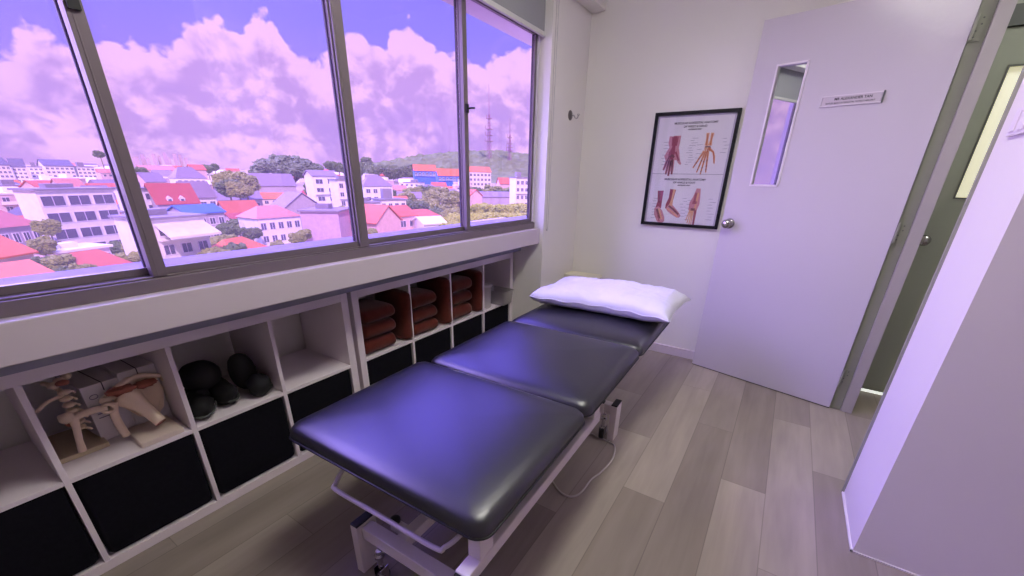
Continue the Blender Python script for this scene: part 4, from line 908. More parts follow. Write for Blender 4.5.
TREES = [
(-257.5, 149.9, -13.1, 10.0, 36, 'wide', 'very wide dark spreading rain tree crown on the middle pane skyline'),
(-213.0, 93.4, -15.7, 1.2, 11, 1, ''),
(-220.3, 101.1, -15.3, 2.1, 13, 1, ''),
(-183.3, 87.6, -16.9, 1.3, 12, 1, ''),
(-175.0, 77.6, -17.5, -0.8, 10, 0, ''),
(-228.0, 110.0, -14.9, -2.3, 10, 1, ''),
(-165.1, 76.5, -18.1, -1.3, 9, 1, ''),
(-111.0, 17.2, -22.2, -7.1, 4.5, 1, ''),
(-101.2, 14.1, -22.8, -9.0, 4.5, 1, ''),
(-115.5, 17.6, -21.9, -11.3, 5, 0, ''),
(-85.5, 13.0, -23.5, -10.1, 4, 1, ''),
(-94.4, 15.5, -23.2, -12.3, 4, 1, ''),
(-90.4, 12.5, -23.4, -10.5, 4, 0, ''),
(-81.5, 12.4, -23.5, -11.2, 4, 0, ''),
(-77.6, 13.6, -23.6, -10.4, 3, 1, ''),
(-114.9, 27.1, -21.8, -12.2, 5, 0, ''),
(-95.3, 23.2, -23.0, -12.1, 5, 1, ''),
(-104.7, 26.6, -22.4, -11.6, 5, 1, ''),
(-106.9, 41.4, -22.0, -12.1, 7, 1, ''),
(-112.2, 45.7, -21.7, -12.6, 7, 1, ''),
(-90.2, 37.7, -23.0, -11.5, 6, 0, ''),
(-88.1, 32.9, -23.3, -11.5, 5, 1, ''),
(-82.2, 32.1, -23.5, -11.5, 5, 1, ''),
(-128.6, 57.1, -20.5, -10.1, 7, 0, ''),
(-120.9, 55.4, -21.0, -10.5, 6, 1, ''),
(-117.5, 49.9, -21.3, -10.4, 6, 0, ''),
(-108.7, 50.8, -21.7, -10.8, 5, 0, ''),
(-90.9, 53.5, -22.6, -10.2, 4, 1, ''),
(-88.2, 50.4, -22.8, -10.6, 4, 1, ''),
(-101.6, 52.7, -22.1, -13.7, 4, 1, ''),
(-175.4, 111.7, -16.7, -2.1, 9, 0, ''),
(-190.6, 124.9, -15.9, 0.2, 10, 0, ''),
(-152.6, 91.4, -18.3, -6.5, 7, 1, ''),
(-119.8, 86.8, -20.1, -7.9, 6, 1, ''),
(-172.5, 56.6, -18.1, -9.5, 8, 1, ''),
(-183.5, 63.3, -17.3, -10.0, 8, 0, ''),
(-112.8, 79.4, -20.7, -9.3, 5, 1, ''),
(-82.5, 65.0, -22.6, -10.5, 5, 1, ''),
(-72.9, 59.0, -23.3, -10.1, 4, 1, ''),
(-169.3, 160.1, -15.7, -5.8, 12, 1, ''),
(-177.1, 173.6, -15.1, -4.1, 13, 1, ''),
(-184.6, 187.5, -14.5, -3.3, 13, 0, ''),
(-164.0, 172.5, -15.5, -4.8, 13, 1, ''),
(-171.0, 186.4, -14.9, -4.0, 14, 1, ''),
(-151.3, 171.0, -15.9, -5.4, 13, 1, ''),
(-139.4, 161.8, -16.5, -6.7, 12, 1, ''),
(-152.3, 181.8, -15.5, -5.5, 12, 1, ''),
(-143.4, 136.5, -17.1, -8.0, 9, 0, ''),
(-134.1, 133.3, -17.6, -8.4, 10, 0, ''),
(-137.2, 142.7, -17.1, -8.0, 11, 1, ''),
(-119.8, 131.6, -18.3, -8.5, 11, 1, ''),
(-107.0, 123.0, -19.2, -9.1, 10, 1, ''),
(-95.6, 113.0, -20.1, -10.1, 9, 2, ''),
(-92.2, 104.0, -20.6, -10.7, 8, 2, ''),
(-82.2, 98.1, -21.3, -10.9, 7, 2, ''),
(-115.3, 124.2, -18.8, -9.6, 9, 0, ''),
(-76.0, 87.3, -22.0, -10.3, 6, 2, ''),
(-74.7, 81.8, -22.3, -10.8, 5, 2, ''),
(-95.0, 121.2, -19.7, -8.1, 8, 2, ''),
(-88.4, 117.3, -20.1, -7.0, 8, 2, ''),
(-94.7, 130.5, -19.3, -7.4, 9, 2, ''),
(-87.5, 125.6, -19.8, -7.3, 9, 2, ''),
(-80.7, 120.6, -20.2, -7.1, 8, 2, ''),
(-86.1, 134.0, -19.4, -7.1, 9, 2, ''),
(-79.3, 128.6, -19.9, -7.3, 8, 2, ''),
(-72.8, 122.0, -20.4, -6.5, 7, 2, ''),
(-75.2, 97.9, -21.5, -8.2, 7, 2, ''),
(-77.1, 105.5, -21.1, -8.4, 7, 2, ''),
(-69.0, 99.3, -21.7, -7.9, 7, 2, ''),
(-70.9, 107.3, -21.2, -8.4, 7, 2, ''),
(-61.9, 98.8, -21.9, -7.5, 7, 2, ''),
(-63.9, 106.4, -21.5, -8.0, 6, 2, ''),
(-158.4, 203.7, -14.7, -3.8, 10, 0, ''),
(-159.7, 215.3, -14.3, -5.0, 12, 1, ''),
(-161.0, 227.7, -13.8, -2.8, 13, 1, ''),
(-141.2, 210.0, -14.9, -4.5, 12, 0, ''),
(-142.9, 221.1, -14.5, -3.5, 12, 1, ''),
(-128.1, 206.6, -15.3, -5.1, 10, 0, ''),
(-404.4, 323.6, -5.6, 16.0, 26, 0, ''),
(-383.9, 317.1, -6.3, 12.7, 22, 0, ''),
(-408.2, 351.3, -5.0, 12.9, 24, 0, ''),
(-370.5, 332.7, -6.3, 13.2, 24, 0, ''),
(-378.2, 354.2, -5.6, 13.0, 24, 0, ''),
(-385.3, 376.6, -5.0, 14.8, 24, 0, ''),
(-418.4, 338.1, -5.0, 20.7, 14, 0, ''),
(-386.2, 159.8, -8.8, 6.6, 10, 0, ''),
(-393.6, 168.0, -8.5, 7.6, 9, 0, ''),
(-392.3, 272.9, -6.9, 13.9, 14, 0, ''),
(-380.1, 272.9, -7.2, 12.1, 14, 0, ''),
(-360.4, 266.0, -7.9, 10.1, 13, 0, ''),
(-399.7, 122.4, -8.8, 4.0, 9, 0, ''),
(-372.5, 283.2, -7.2, 11.5, 12, 0, ''),
(-501.8, 128.6, -5.6, 16.3, 9, 0, ''),
(-225.6, 78.9, -15.4, -4.5, 7.7, 1, ''),
(-174.1, 37.7, -18.3, -10.9, 7.4, 1, ''),
(-137.0, 16.9, -20.7, -12.9, 5.4, 0, ''),
(-202.3, 39.1, -16.8, -5.8, 7.1, 1, ''),
(-189.2, 142.2, -15.5, -6.7, 7.6, 0, ''),
(-162.4, 83.2, -18.0, -9.9, 7.3, 0, ''),
(-208.6, 46.2, -16.5, -6.8, 7.0, 0, ''),
(-99.0, 82.5, -21.2, -11.4, 7.8, 0, ''),
(-204.7, 73.2, -16.3, -8.1, 7.9, 1, ''),
(-132.2, 40.9, -20.6, -13.3, 7.9, 1, ''),
(-192.8, 132.9, -15.6, -7.6, 8.0, 1, ''),
(-229.8, 92.3, -15.1, -4.2, 5.4, 1, ''),
(-109.5, 29.4, -22.1, -13.7, 7.4, 0, ''),
(-112.9, 113.0, -19.4, -12.3, 5.3, 1, ''),
(-148.8, 84.1, -18.7, -11.0, 7.9, 1, ''),
(-189.1, 167.7, -14.9, -5.8, 7.1, 0, ''),
(-211.2, 64.4, -16.2, -8.0, 5.1, 0, ''),
(-177.5, 119.3, -16.4, -5.5, 7.9, 1, ''),
(-169.2, 124.3, -16.6, -9.0, 5.3, 1, ''),
(-118.3, 77.7, -20.5, -9.5, 6.6, 0, ''),
(-130.6, 71.7, -20.0, -10.8, 6.3, 1, ''),
(-167.6, 116.1, -16.8, -7.3, 5.7, 0, ''),
(-184.9, 133.6, -15.9, -7.0, 8.0, 1, ''),
(-98.1, 96.6, -20.7, -11.1, 6.6, 1, ''),
(-142.9, 20.2, -20.3, -9.5, 8.0, 1, ''),
]
# ------------------------------------------------------------------ the town outside
def terr(x, y):
    r = math.hypot(x, y); P = [(0, -24), (90, -23.5), (200, -17), (350, -11), (600, -3), (900, 3), (1400, 8), (9000, 10)]
    z = 10
    for (a, b), (c, d) in zip(P, P[1:]):
        if a <= r <= c: z = b+(d-b)*(r-a)/(c-a); break
    return z
def hill(x, y):
    g = math.exp(-(((x+470)*.80+(y-640)*.6)**2/(2*150**2)) - (((x+470)*-.6+(y-640)*.8)**2/(2*110**2)))
    return g
CW = {'white': lin(236, 236, 226), 'lavw': lin(184, 176, 182), 'pinkw': lin(214, 190, 184), 'cream': lin(222, 210, 186), 'lav': lin(206, 180, 204), 'pink': lin(228, 190, 184), 'blue': lin(70, 120, 205),
      'pinkred': lin(190, 122, 112), 'orange': lin(222, 124, 74), 'orange2': lin(226, 132, 84), 'red': lin(198, 108, 82), 'red2': lin(204, 114, 86), 'crimson': lin(182, 88, 80), 'pinkroof': lin(204, 142, 124),
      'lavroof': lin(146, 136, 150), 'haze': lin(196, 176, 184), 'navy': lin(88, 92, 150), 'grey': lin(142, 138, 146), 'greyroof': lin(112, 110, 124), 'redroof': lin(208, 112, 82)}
CM = {}
def cm(k):
    if k not in CM: CM[k] = mat('town_'+k, CW[k], 0.85, var=0.20, scale=0.9)
    return CM[k]
WIN = mat('town_window_glass', lin(92, 92, 112), 0.25, var=0.3, scale=0.4)
WFR = mat('town_window_frame', lin(232, 228, 232), 0.6)
win_proto = {}
def house(spec):
    kind, x1, y1, x2, y2, dep, zb, ze, zr, wall, roof, rows, cols, cat, grp, label, extra = spec
    a = Vector((x1, y1, 0)); b = Vector((x2, y2, 0)); L = (b-a).length; ex = (b-a).normalized(); c = (a+b)/2
    ey = Vector((-ex.y, ex.x, 0))
    if ey.dot(c) < 0: ey = -ey
    # local frame: x along the front, y away from the room, z up; origin front centre on the ground
    ang = math.atan2(ex.y, ex.x); flip = 1 if Vector((-math.sin(ang), math.cos(ang), 0)).dot(ey) > 0 else -1
    if flip < 0: ang += PI
    nm = {'building': 'building', 'tower': 'skyline_tower'}.get(cat, 'house')
    t = thing(nm, label, cat, (c.x, c.y, zb), ang, grp or None)
    H = ze-zb; R = zr-zb; w = L/2; o = .45
    bm = BM(); box(bm, -w, w, 0, dep, 0, H)
    if kind in ('gable',):
        for s in (-w, w):
            vs = [bm.verts.new(p) for p in ((s, 0, H), (s, dep, H), (s, dep/2, R-.05))]; bm.faces.new(vs)
    if kind == 'gablef':
        for s in (0, dep):
            vs = [bm.verts.new(p) for p in ((-w, s, H), (w, s, H), (0, s, R-.05))]; bm.faces.new(vs)
    obj('walls', bm, cm(wall), t, local=True)
    bm = BM()
    def plate(ps, th=.25):
        lo = [bm.verts.new(p) for p in ps]; hi = [bm.verts.new((p[0], p[1], p[2]+th)) for p in ps]; n = len(ps)
        bm.faces.new(lo); bm.faces.new(hi)
        for k in range(n): bm.faces.new((lo[k], lo[(k+1) % n], hi[(k+1) % n], hi[k]))
    if kind == 'flat':
        box(bm, -w-o, w+o, -o, dep+o, H, H+.4); box(bm, -w*.5, w*.2, dep*.4, dep*.7, H+.4, max(R+.4, H+1.2))
    elif kind == 'gable':
        plate([(-w-o, -o, H-.1), (w+o, -o, H-.1), (w+o, dep/2, R), (-w-o, dep/2, R)]); plate([(-w-o, dep+o, H-.1), (w+o, dep+o, H-.1), (w+o, dep/2, R), (-w-o, dep/2, R)])
    elif kind == 'gablef':
        plate([(-w-o, -o, H-.1), (0, -o, R), (0, dep+o, R), (-w-o, dep+o, H-.1)]); plate([(w+o, -o, H-.1), (0, -o, R), (0, dep+o, R), (w+o, dep+o, H-.1)])
    elif kind == 'hip':
        k = min(w*.55, dep/2)
        E = [(-w-o, -o, H-.05), (w+o, -o, H-.05), (w+o, dep+o, H-.05), (-w-o, dep+o, H-.05)]; r1, r2 = (-w+k, dep/2, R), (w-k, dep/2, R)
        V = [bm.verts.new(p) for p in E] + [bm.verts.new(r1), bm.verts.new(r2)]
        for f in ((0, 1, 5, 4), (1, 2, 5), (2, 3, 4, 5), (3, 0, 4), (3, 2, 1, 0)): bm.faces.new([V[i] for i in f])
    obj('roof', bm, cm(roof), t, local=True)
    if rows and cols:
        top = H-.35; fh = min(3.2, (H-1)/max(rows, 1)); cw = L/cols
        key = (round(cw*.62, 1), round(fh*.5, 1))
        for i in range(rows):
            for j in range(cols):
                big = 'modern' in label
                ww, hh = (cw*.84, fh*.56) if big else (cw*.56, fh*.5)
                k2 = (round(ww, 1), round(hh, 1))
                if k2 not in win_proto:
                    bm = BM(); q, h2 = k2[0]/2, k2[1]
                    for f in ((-q-.12, q+.12, -.10, 0), (-q-.12, q+.12, h2, h2+.12)): box(bm, f[0], f[1], -.10, .02, f[2], f[3])
                    box(bm, -q-.12, -q, -.10, .02, 0, h2); box(bm, q, q+.12, -.10, .02, 0, h2); box(bm, -.05, .05, -.08, .02, 0, h2)
                    box(bm, -q, q, -.05, .02, 0, h2, 1)
                    me = bpy.data.meshes.new('window'); bmesh.ops.recalc_face_normals(bm, faces=bm.faces); bm.to_mesh(me); bm.free(); me.materials.append(WFR); me.materials.append(WIN); win_proto[k2] = me
                wo = bpy.data.objects.new('window', win_proto[k2]); C.objects.link(wo); wo.parent = t
                wo.location = (-w + cw*(j+.5), -.021, top - fh*(i+1) + fh*.22)
                if rows*cols <= 12 and j == 0 and fh > 2 and 'modern' not in label:
                    bm = BM(); box(bm, -w*.96, w*.96, -.9, -.022, top-fh*(i+1)-.05, top-fh*(i+1)+.12)
                    for q in range(9): box(bm, -w*.94+q*w*1.88/8-.03, -w*.94+q*w*1.88/8+.03, -.88, -.82, top-fh*(i+1)+.12, top-fh*(i+1)+.8)
                    box(bm, -w*.96, w*.96, -.9, -.82, top-fh*(i+1)+.8, top-fh*(i+1)+.9)
                    if i < rows-0 and (i+len(label)) % 2 == 0: obj('balcony', bm, cm('white'), t, local=True)
                    else: bm.free()
    if extra == 'dormers':
        for sx in (-w*.35, w*.25):
            bm = BM(); z = H+(R-H)*.05
            box(bm, sx-.7, sx+.7, .2, 2.6, z, z+1.3)
            for yy in (.2, 2.6): bm.faces.new([bm.verts.new(p) for p in ((sx-.7, yy, z+1.3), (sx+.7, yy, z+1.3), (sx, yy, z+2.0))])
            for q in (-1, 1): bm.faces.new([bm.verts.new(p) for p in ((sx+q*.85, .1, z+1.2), (sx, .1, z+2.05), (sx, 2.6, z+2.05), (sx+q*.85, 2.6, z+1.2))])
            d_ = obj('dormer', bm, cm('white'), t, local=True)
            obj('pane', B1(sx-.42, sx+.42, .14, .19, z+.25, z+1.15), WIN, d_, local=True)
    if extra == 'awning':
        bm = BM(); y0 = -3.6
        vs = [bm.verts.new(p) for p in ((-w*.95, -.03, H-.8), (w*.95, -.03, H-.8), (w*1.0, y0, H-2.7), (-w*1.0, y0, H-2.7))]; bm.faces.new(vs)
        vs = [bm.verts.new(p) for p in ((-w*.95, -.03, H-.95), (w*.95, -.03, H-.95), (w*1.0, y0, H-2.85), (-w*1.0, y0, H-2.85))]; bm.faces.new(vs)
        box(bm, -w, w, y0-.08, y0, H-3.1, H-2.68)
        obj('awning', bm, cm('white'), t, local=True)
    return t
for s in BUILDINGS: house(s)
# little far houses
protos = {}
for k, (rf, ds) in {'red': ('red', 'distant small house with a red roof'), 'white': ('white', 'distant small house with a white roof'), 'lav': ('lavroof', 'distant small house with a grey lavender roof'), 'pink': ('pinkroof', 'distant small house with a pale pink roof')}.items():
    protos[k] = (rf, ds)
first = {}
for x, y, g, yaw, k in SMALL_HOUSES:
    base = math.atan2(-y, -x)+PI/2+math.radians(yaw)
    if k not in first:
        rf, ds = protos[k]
        t = thing('small_house', ds+' among many on the far slope', 'house', (x, y, g-.5), base, 'distant small houses with %s roofs' % k)
        obj('walls', B1(-6, 6, -4, 4, 0, 6.5), cm('white' if k != 'pink' else 'pinkw'), t, local=True)
        bm = BM()
        for q in (-1, 1): bm.faces.new([bm.verts.new(p) for p in ((-6.5, q*4.5, 6.2), (6.5, q*4.5, 6.2), (6.5, 0, 9.2), (-6.5, 0, 9.2))])
        for q in (-6.2, 6.2): bm.faces.new([bm.verts.new(p) for p in ((q, -4.4, 6.3), (q, 4.4, 6.3), (q, 0, 9.1))])
        obj('roof', bm, cm(rf), t, local=True)
        for q in (-3.5, 0, 3.5):
            obj('window', B1(q-.8, q+.8, -4.06, -4.01, 3.6, 5.0), WIN, t, local=True)
        first[k] = t
    else: dup(first[k], (x, y, g-.5), base)
# houses of the middle distance, eight kinds repeated
mid_first = {}
for x, y, g, yaw, k in MID_HOUSES:
    base = math.atan2(-y, -x)+PI/2+math.radians(yaw)
    if k not in mid_first:
        rf, wl, kind_, wds = [('red', 'white', 'gable', 'white house with red gabled roof'), ('lavroof', 'white', 'hip', 'white house with grey lavender hipped roof'), ('crimson', 'pinkw', 'hip', 'pale pink house with crimson hipped roof'), ('grey', 'white', 'flat', 'white flat roofed terrace with balconies'),
                       ('orange', 'cream', 'gable', 'cream house with orange gabled roof'), ('pinkroof', 'white', 'gable', 'white house with pale pink gabled roof'), ('greyroof', 'lavw', 'hip', 'lavender grey house with slate hipped roof'), ('white', 'pinkw', 'flat', 'pale pink block with white flat roof')][k]
        t = thing('town_house', wds+' in the crowded middle distance of the town', 'house', (x, y, g-.5), base, 'middle distance houses: '+wds)
        hh = [7, 6.5, 7, 9.5, 6, 7, 7, 10][k]; w = [5, 5.5, 5, 6, 5.5, 4.5, 5, 5.5][k]; dp = 8; R = hh+2.6
        obj('walls', B1(-w, w, 0, dp, -6, hh), cm(wl), t, local=True)
        bm = BM()
        if kind_ == 'flat': box(bm, -w-.3, w+.3, -.3, dp+.3, hh, hh+.5); box(bm, -w*.4, w*.3, dp*.4, dp*.8, hh+.5, hh+2.2)
        elif kind_ == 'hip':
            V = [bm.verts.new(p) for p in ((-w-.6, -.6, hh-.05), (w+.6, -.6, hh-.05), (w+.6, dp+.6, hh-.05), (-w-.6, dp+.6, hh-.05), (-w+3, dp/2, R), (w-3, dp/2, R))]
            for f in ((0, 1, 5, 4), (1, 2, 5), (2, 3, 4, 5), (3, 0, 4), (3, 2, 1, 0)): bm.faces.new([V[i] for i in f])
        else:
            V = [bm.verts.new(p) for p in ((-w-.5, -.6, hh-.1), (w+.5, -.6, hh-.1), (w+.5, dp+.6, hh-.1), (-w-.5, dp+.6, hh-.1), (-w-.5, dp/2, R), (w+.5, dp/2, R))]
            for f in ((0, 1, 5, 4), (2, 3, 4, 5), (1, 2, 5), (3, 0, 4), (3, 2, 1, 0)): bm.faces.new([V[i] for i in f])
        obj('roof', bm, cm(rf), t, local=True)
        for fl in range(3 if hh > 9 else 2):
            z = hh-2.3-fl*2.9
            for q in (-.62, 0, .62):
                bm = BM(); box(bm, q*w-.75, q*w+.75, -.06, -.01, z, z+1.4, 1); box(bm, q*w-.9, q*w+.9, -.10, -.061, z+1.4, z+1.55); box(bm, q*w-.04, q*w+.04, -.10, -.061, z, z+1.4)
                obj('window', bm, [WFR, WIN], t, local=True)
            if (k+fl) % 2: obj('balcony', (lambda b: (box(b, -w*.9, w*.9, -1.0, -.12, z-.75, z-.55), box(b, -w*.9, w*.9, -1.0, -.92, z-.55, z+.2), b)[2])(BM()), cm('white'), t, local=True)
        mid_first[k] = t
    else: dup(mid_first[k], (x, y, g-.5), base)
# trees
TM = [mat('tree_dark_green', lin(100, 118, 70), 0.9, var=0.45, scale=0.9), mat('tree_olive', lin(140, 148, 76), 0.9, var=0.40, scale=1.1), mat('tree_yellow_green', lin(166, 176, 70), 0.9, var=0.40, scale=1.3)]
BARK = mat('tree_bark', lin(110, 92, 80), 0.9)
def crown(seed, n=14, flat=1.0):
    bm = BM(); rr = random.Random(seed)
    blob(bm, (0, 0, 0), (.36, .36, .30*flat), .5, 5, 4, seed)
    for k in range(n):
        a = rr.uniform(0, 2*PI); e = rr.uniform(-.5, 1.2); rad = rr.uniform(.18, .36)
        blob(bm, (math.cos(a)*rad, math.sin(a)*rad, e*.22*flat), (.17, .17, .14*flat), .8, 6.0, 3, seed*10+k)
    return bm
tree_first = {}
TL = {0: ('dark green round tree among the houses outside', 'dark green trees among the houses'), 1: ('olive brown leafy tree among the houses outside', 'olive trees among the houses'), 2: ('yellow green bushy tree in the lower right of the window view', 'yellow green trees right of the third mullion')}
for i, (x, y, g, zt, w_, k, lb) in enumerate(TREES):
    far = math.hypot(x, y) > 380
    if k == 'wide':
        t = thing('rain_tree', lb, 'tree', (x, y, g)); h = zt-g; bm = BM(); rr = random.Random(5)
        for q in range(80):
            a = rr.uniform(0, 2*PI); r = w_/2*math.sqrt(rr.uniform(0, 1)); e = math.sqrt(max(0, 1-(r/(w_/2))**2))
            blob(bm, (math.cos(a)*r*.93, math.sin(a)*r*.93, h-8.5+e*7.5-rr.uniform(0, 3)), (3.8, 3.8, 2.3), .7, 5, 3, q)
        obj('crown', bm, mat('rain_tree_leaves', lin(112, 128, 92), 0.9, var=0.45, scale=.35), t, smooth=False, local=True)
        bm = BM()
        for q in range(7):
            a = 2*PI*q/7; tube(bm, [(0, 0, 0), (math.cos(a)*.6, math.sin(a)*.6, h*.35), (math.cos(a)*w_*.22, math.sin(a)*w_*.22, h-9)], [1.3, .8, .35], 6)
        obj('trunk', bm, BARK, t, local=True); continue
    key = (k, far)
    if key not in tree_first:
        variants = []
        tree_first[key] = variants
    vs = tree_first[key]
    lab, grp = TL[k]
    if far: lab, grp = 'distant dark tree clump on the skyline', 'tree clumps on the skyline'
    if len(vs) < 3:
        t = thing('tree', lab, 'tree', (x, y, g), random.uniform(0, 6), grp)
        t.scale = (1, 1, 1)
        S_ = 10.0; bm = crown(20+i); bm.transform(Matrix.Translation((0, 0, 8.2)) @ Matrix.Scale(S_, 4)); 
        obj('crown', bm, TM[k], t, local=True)
        bm = BM(); tube(bm, [(0, 0, -14), (.1, 0, 4), (.4, .2, 7.5)], [.45, .3, .15], 6); obj('trunk', bm, BARK, t, local=True)
        vs.append(t); tt = t
    else: tt = dup(vs[i % 3], (x, y, g), random.uniform(0, 6))
    s = w_/10.6; tt.scale = (s, s, s*.9); tt.location = (x, y, zt - 12.6*s*.9)
# hill, ground, masts
bm = BM(); rad = [38, 60, 90, 120, 160, 200, 260, 330, 400, 470, 540, 600, 660, 720, 780, 850, 940, 1100, 1400, 2000, 3500]; G_ = []
for r in rad:
    row = []
    for k in range(91):
        a = math.radians(-30+k*1.6); x, y = -math.cos(a)*r, math.sin(a)*r; row.append(bm.verts.new((x, y, terr(x, y)-.3)))
    G_.append(row)
for A, B_ in zip(G_, G_[1:]):
    for k in range(90): bm.faces.new((A[k], A[k+1], B_[k+1], B_[k]))
struct('ground', bm, mat('town_ground', lin(168, 156, 128), 0.95, var=0.35, scale=0.05), loc=(0, 0, 0))
bm = BM(); nx, ny = 150, 120; g0 = []
for i in range(nx):
    row = []
    for j in range(ny):
        x = -760+560*i/(nx-1); y = 400+520*j/(ny-1); hh = hill(x, y)
        b_ = abs(noise.noise(Vector((x*.06, y*.06, 0))))*6 + abs(noise.noise(Vector((x*.14, y*.14, 5))))*4
        row.append(bm.verts.new((x, y, terr(x, y) - 3 + 43*hh + b_*min(1, hh*3.0))))
    g0.append(row)
for i in range(nx-1):
    for j in range(ny-1): bm.faces.new((g0[i][j], g0[i+1][j], g0[i+1][j+1], g0[i][j+1]))
struct('hill', bm, mat('forest_hill', lin(112, 128, 72), 0.95, var=0.6, scale=0.09), loc=(0, 0, 0), label='wooded green hill behind the right window pane')
MR = mat('mast_red_white', lin(150, 96, 130), 0.6, var=0.3, scale=.05)
def mast(x, y, z0, z1, label, w=5.0):
    t = thing('radio_mast', label, 'mast', (x, y, z0-6), group='radio masts on the hill'); bm = BM(); H = z1-z0+6; zl = H*.62; n = 14
    for sx, sy in ((-1, -1), (1, -1), (1, 1), (-1, 1)):
        tube(bm, [(sx*w/2, sy*w/2, 0), (sx*w*.16, sy*w*.16, zl)], .32, 4)
    for k in range(n):
        f0, f1 = k/n, (k+1)/n; a, b = w/2*(1-f0*.68), w/2*(1-f1*.68)
        for s in (-1, 1):
            tube(bm, [(-a, s*a, zl*f0), (b, s*b, zl*f1)], .2, 4); tube(bm, [(s*a, -a, zl*f0), (s*b, b, zl*f1)], .2, 4)
    obj('lattice_tower', bm, MR, t, local=True)
    bm = BM(); tube(bm, [(0, 0, zl-1), (0, 0, H)], [.55, .25], 6); obj('antenna_pole', bm, MR, t, local=True)
    for f in (.26, .34, .42, .56):
        bm = BM(); q = w*.9*(1.15-f); box(bm, -q, q, -q, q, zl*f/.62, zl*f/.62+.8); tube(bm, [(-q, -q, zl*f/.62), (-q, -q, zl*f/.62+5)], .35, 5); tube(bm, [(q, -q, zl*f/.62), (q, -q, zl*f/.62+5)], .35, 5)
        obj('antenna_platform', bm, MR, t, local=True)
mast(-410, 565, 31, 126, 'taller thin radio mast on the hill in the right window pane', 5.5)
mast(-384, 583, 29, 83, 'shorter radio mast on the hill, nearer the right window stile', 4.5)

# ------------------------------------------------------------------ sky with cumulus clouds, sun, added daylight fill
wd = bpy.data.worlds.new('sky'); bpy.context.scene.world = wd; wd.use_nodes = True
nt = wd.node_tree; N = nt.nodes; L = nt.links
for n in list(N): N.remove(n)
out = N.new('ShaderNodeOutputWorld'); bg = N.new('ShaderNodeBackground'); L.new(bg.outputs[0], out.inputs[0])
tc = N.new('ShaderNodeTexCoord'); sp = N.new('ShaderNodeSeparateXYZ'); L.new(tc.outputs['Generated'], sp.inputs[0])
def mth(op, a, b=None, c=None):
    n = N.new('ShaderNodeMath'); n.operation = op
    for i, v in enumerate((a, b, c)):
        if v is None: continue
        if isinstance(v, (int, float)): n.inputs[i].default_value = v
        else: L.new(v, n.inputs[i])
    return n.outputs[0]
def smooth(v, a, b, lo=0.0, hi=1.0):
    n = N.new('ShaderNodeMapRange'); n.interpolation_type = 'SMOOTHSTEP'
    L.new(v, n.inputs[0]); n.inputs[1].default_value = a; n.inputs[2].default_value = b; n.inputs[3].default_value = lo; n.inputs[4].default_value = hi
    return n.outputs[0]
el = mth('MULTIPLY', mth('ARCSINE', sp.outputs[2]), 180/PI)
az = mth('MULTIPLY', mth('ARCTAN2', sp.outputs[1], mth('MULTIPLY', sp.outputs[0], -1.0)), 180/PI)
# top of the cloud bank over azimuth (degrees)
cv = N.new('ShaderNodeFloatCurve'); c = cv.mapping.curves[0]
tops = [(-180, 11), (-30, 11), (6, 8.0), (11, 8.9), (12.2, 10.5), (13.6, 11.0), (15.0, 10.3), (17.1, 10.5), (18.8, 11.0), (20.6, 10.7), (22.6, 11.4), (24.6, 13.4), (26.4, 13.8), (27.6, 12.6), (28.8, 13.6), (30.2, 15.0), (31.4, 13.6), (33.4, 11.8), (35.5, 11.6), (38.2, 13.9), (40.3, 14.2), (42.0, 12.8), (43.2, 14.6), (45.2, 15.3), (47.0, 13.8), (48.6, 12.8), (51.0, 13.0), (52.7, 11.9), (54.7, 12.4), (57.5, 13.6), (62, 12.0), (80, 11), (180, 11)]
X = lambda a: (a+180)/360
while len(c.points) > 2: c.points.remove(c.points[1])
c.points[0].location = (0, tops[0][1]/20); c.points[1].location = (1, tops[-1][1]/20)
for a, t_ in tops[1:-1]: c.points.new(X(a), t_/20)
for p in c.points: p.handle_type = 'AUTO'
cv.mapping.update(); cv.inputs[0].default_value = 1.0
L.new(mth('DIVIDE', mth('ADD', az, 180.0), 360.0), cv.inputs[1])
top = mth('MULTIPLY', cv.outputs[0], 20.0)
cb = N.new('ShaderNodeCombineXYZ'); L.new(mth('MULTIPLY', az, 0.1), cb.inputs[0]); L.new(mth('MULTIPLY', el, 0.13), cb.inputs[1])
def noi(sc, det, dist=0.0, rough=0.55, off=0.0):
    n = N.new('ShaderNodeTexNoise'); n.inputs['Scale'].default_value = sc; n.inputs['Detail'].default_value = det; n.inputs['Distortion'].default_value = dist; n.inputs['Roughness'].default_value = rough
    if off:
        m_ = N.new('ShaderNodeVectorMath'); m_.operation = 'ADD'; L.new(cb.outputs[0], m_.inputs[0]); m_.inputs[1].default_value = (off, off*.7, off*.3); L.new(m_.outputs[0], n.inputs['Vector'])
    else: L.new(cb.outputs[0], n.inputs['Vector'])
    return n.outputs['Fac']
vo = N.new('ShaderNodeTexVoronoi'); vo.feature = 'SMOOTH_F1'; vo.inputs['Scale'].default_value = 7.0; vo.inputs['Smoothness'].default_value = .4; L.new(cb.outputs[0], vo.inputs['Vector'])
n1 = noi(4.5, 8, .3); n2 = noi(1.6, 6, .5, .55, 3.1); n3 = noi(1.1, 5, .8, .5, 8.7)
d = mth('SUBTRACT', top, el)
d = mth('ADD', d, mth('MULTIPLY', mth('SUBTRACT', n1, .5), 3.0)); d = mth('ADD', d, mth('MULTIPLY', mth('SUBTRACT', .45, vo.outputs['Distance']), 1.6))
mask = smooth(d, -0.12, 0.55)
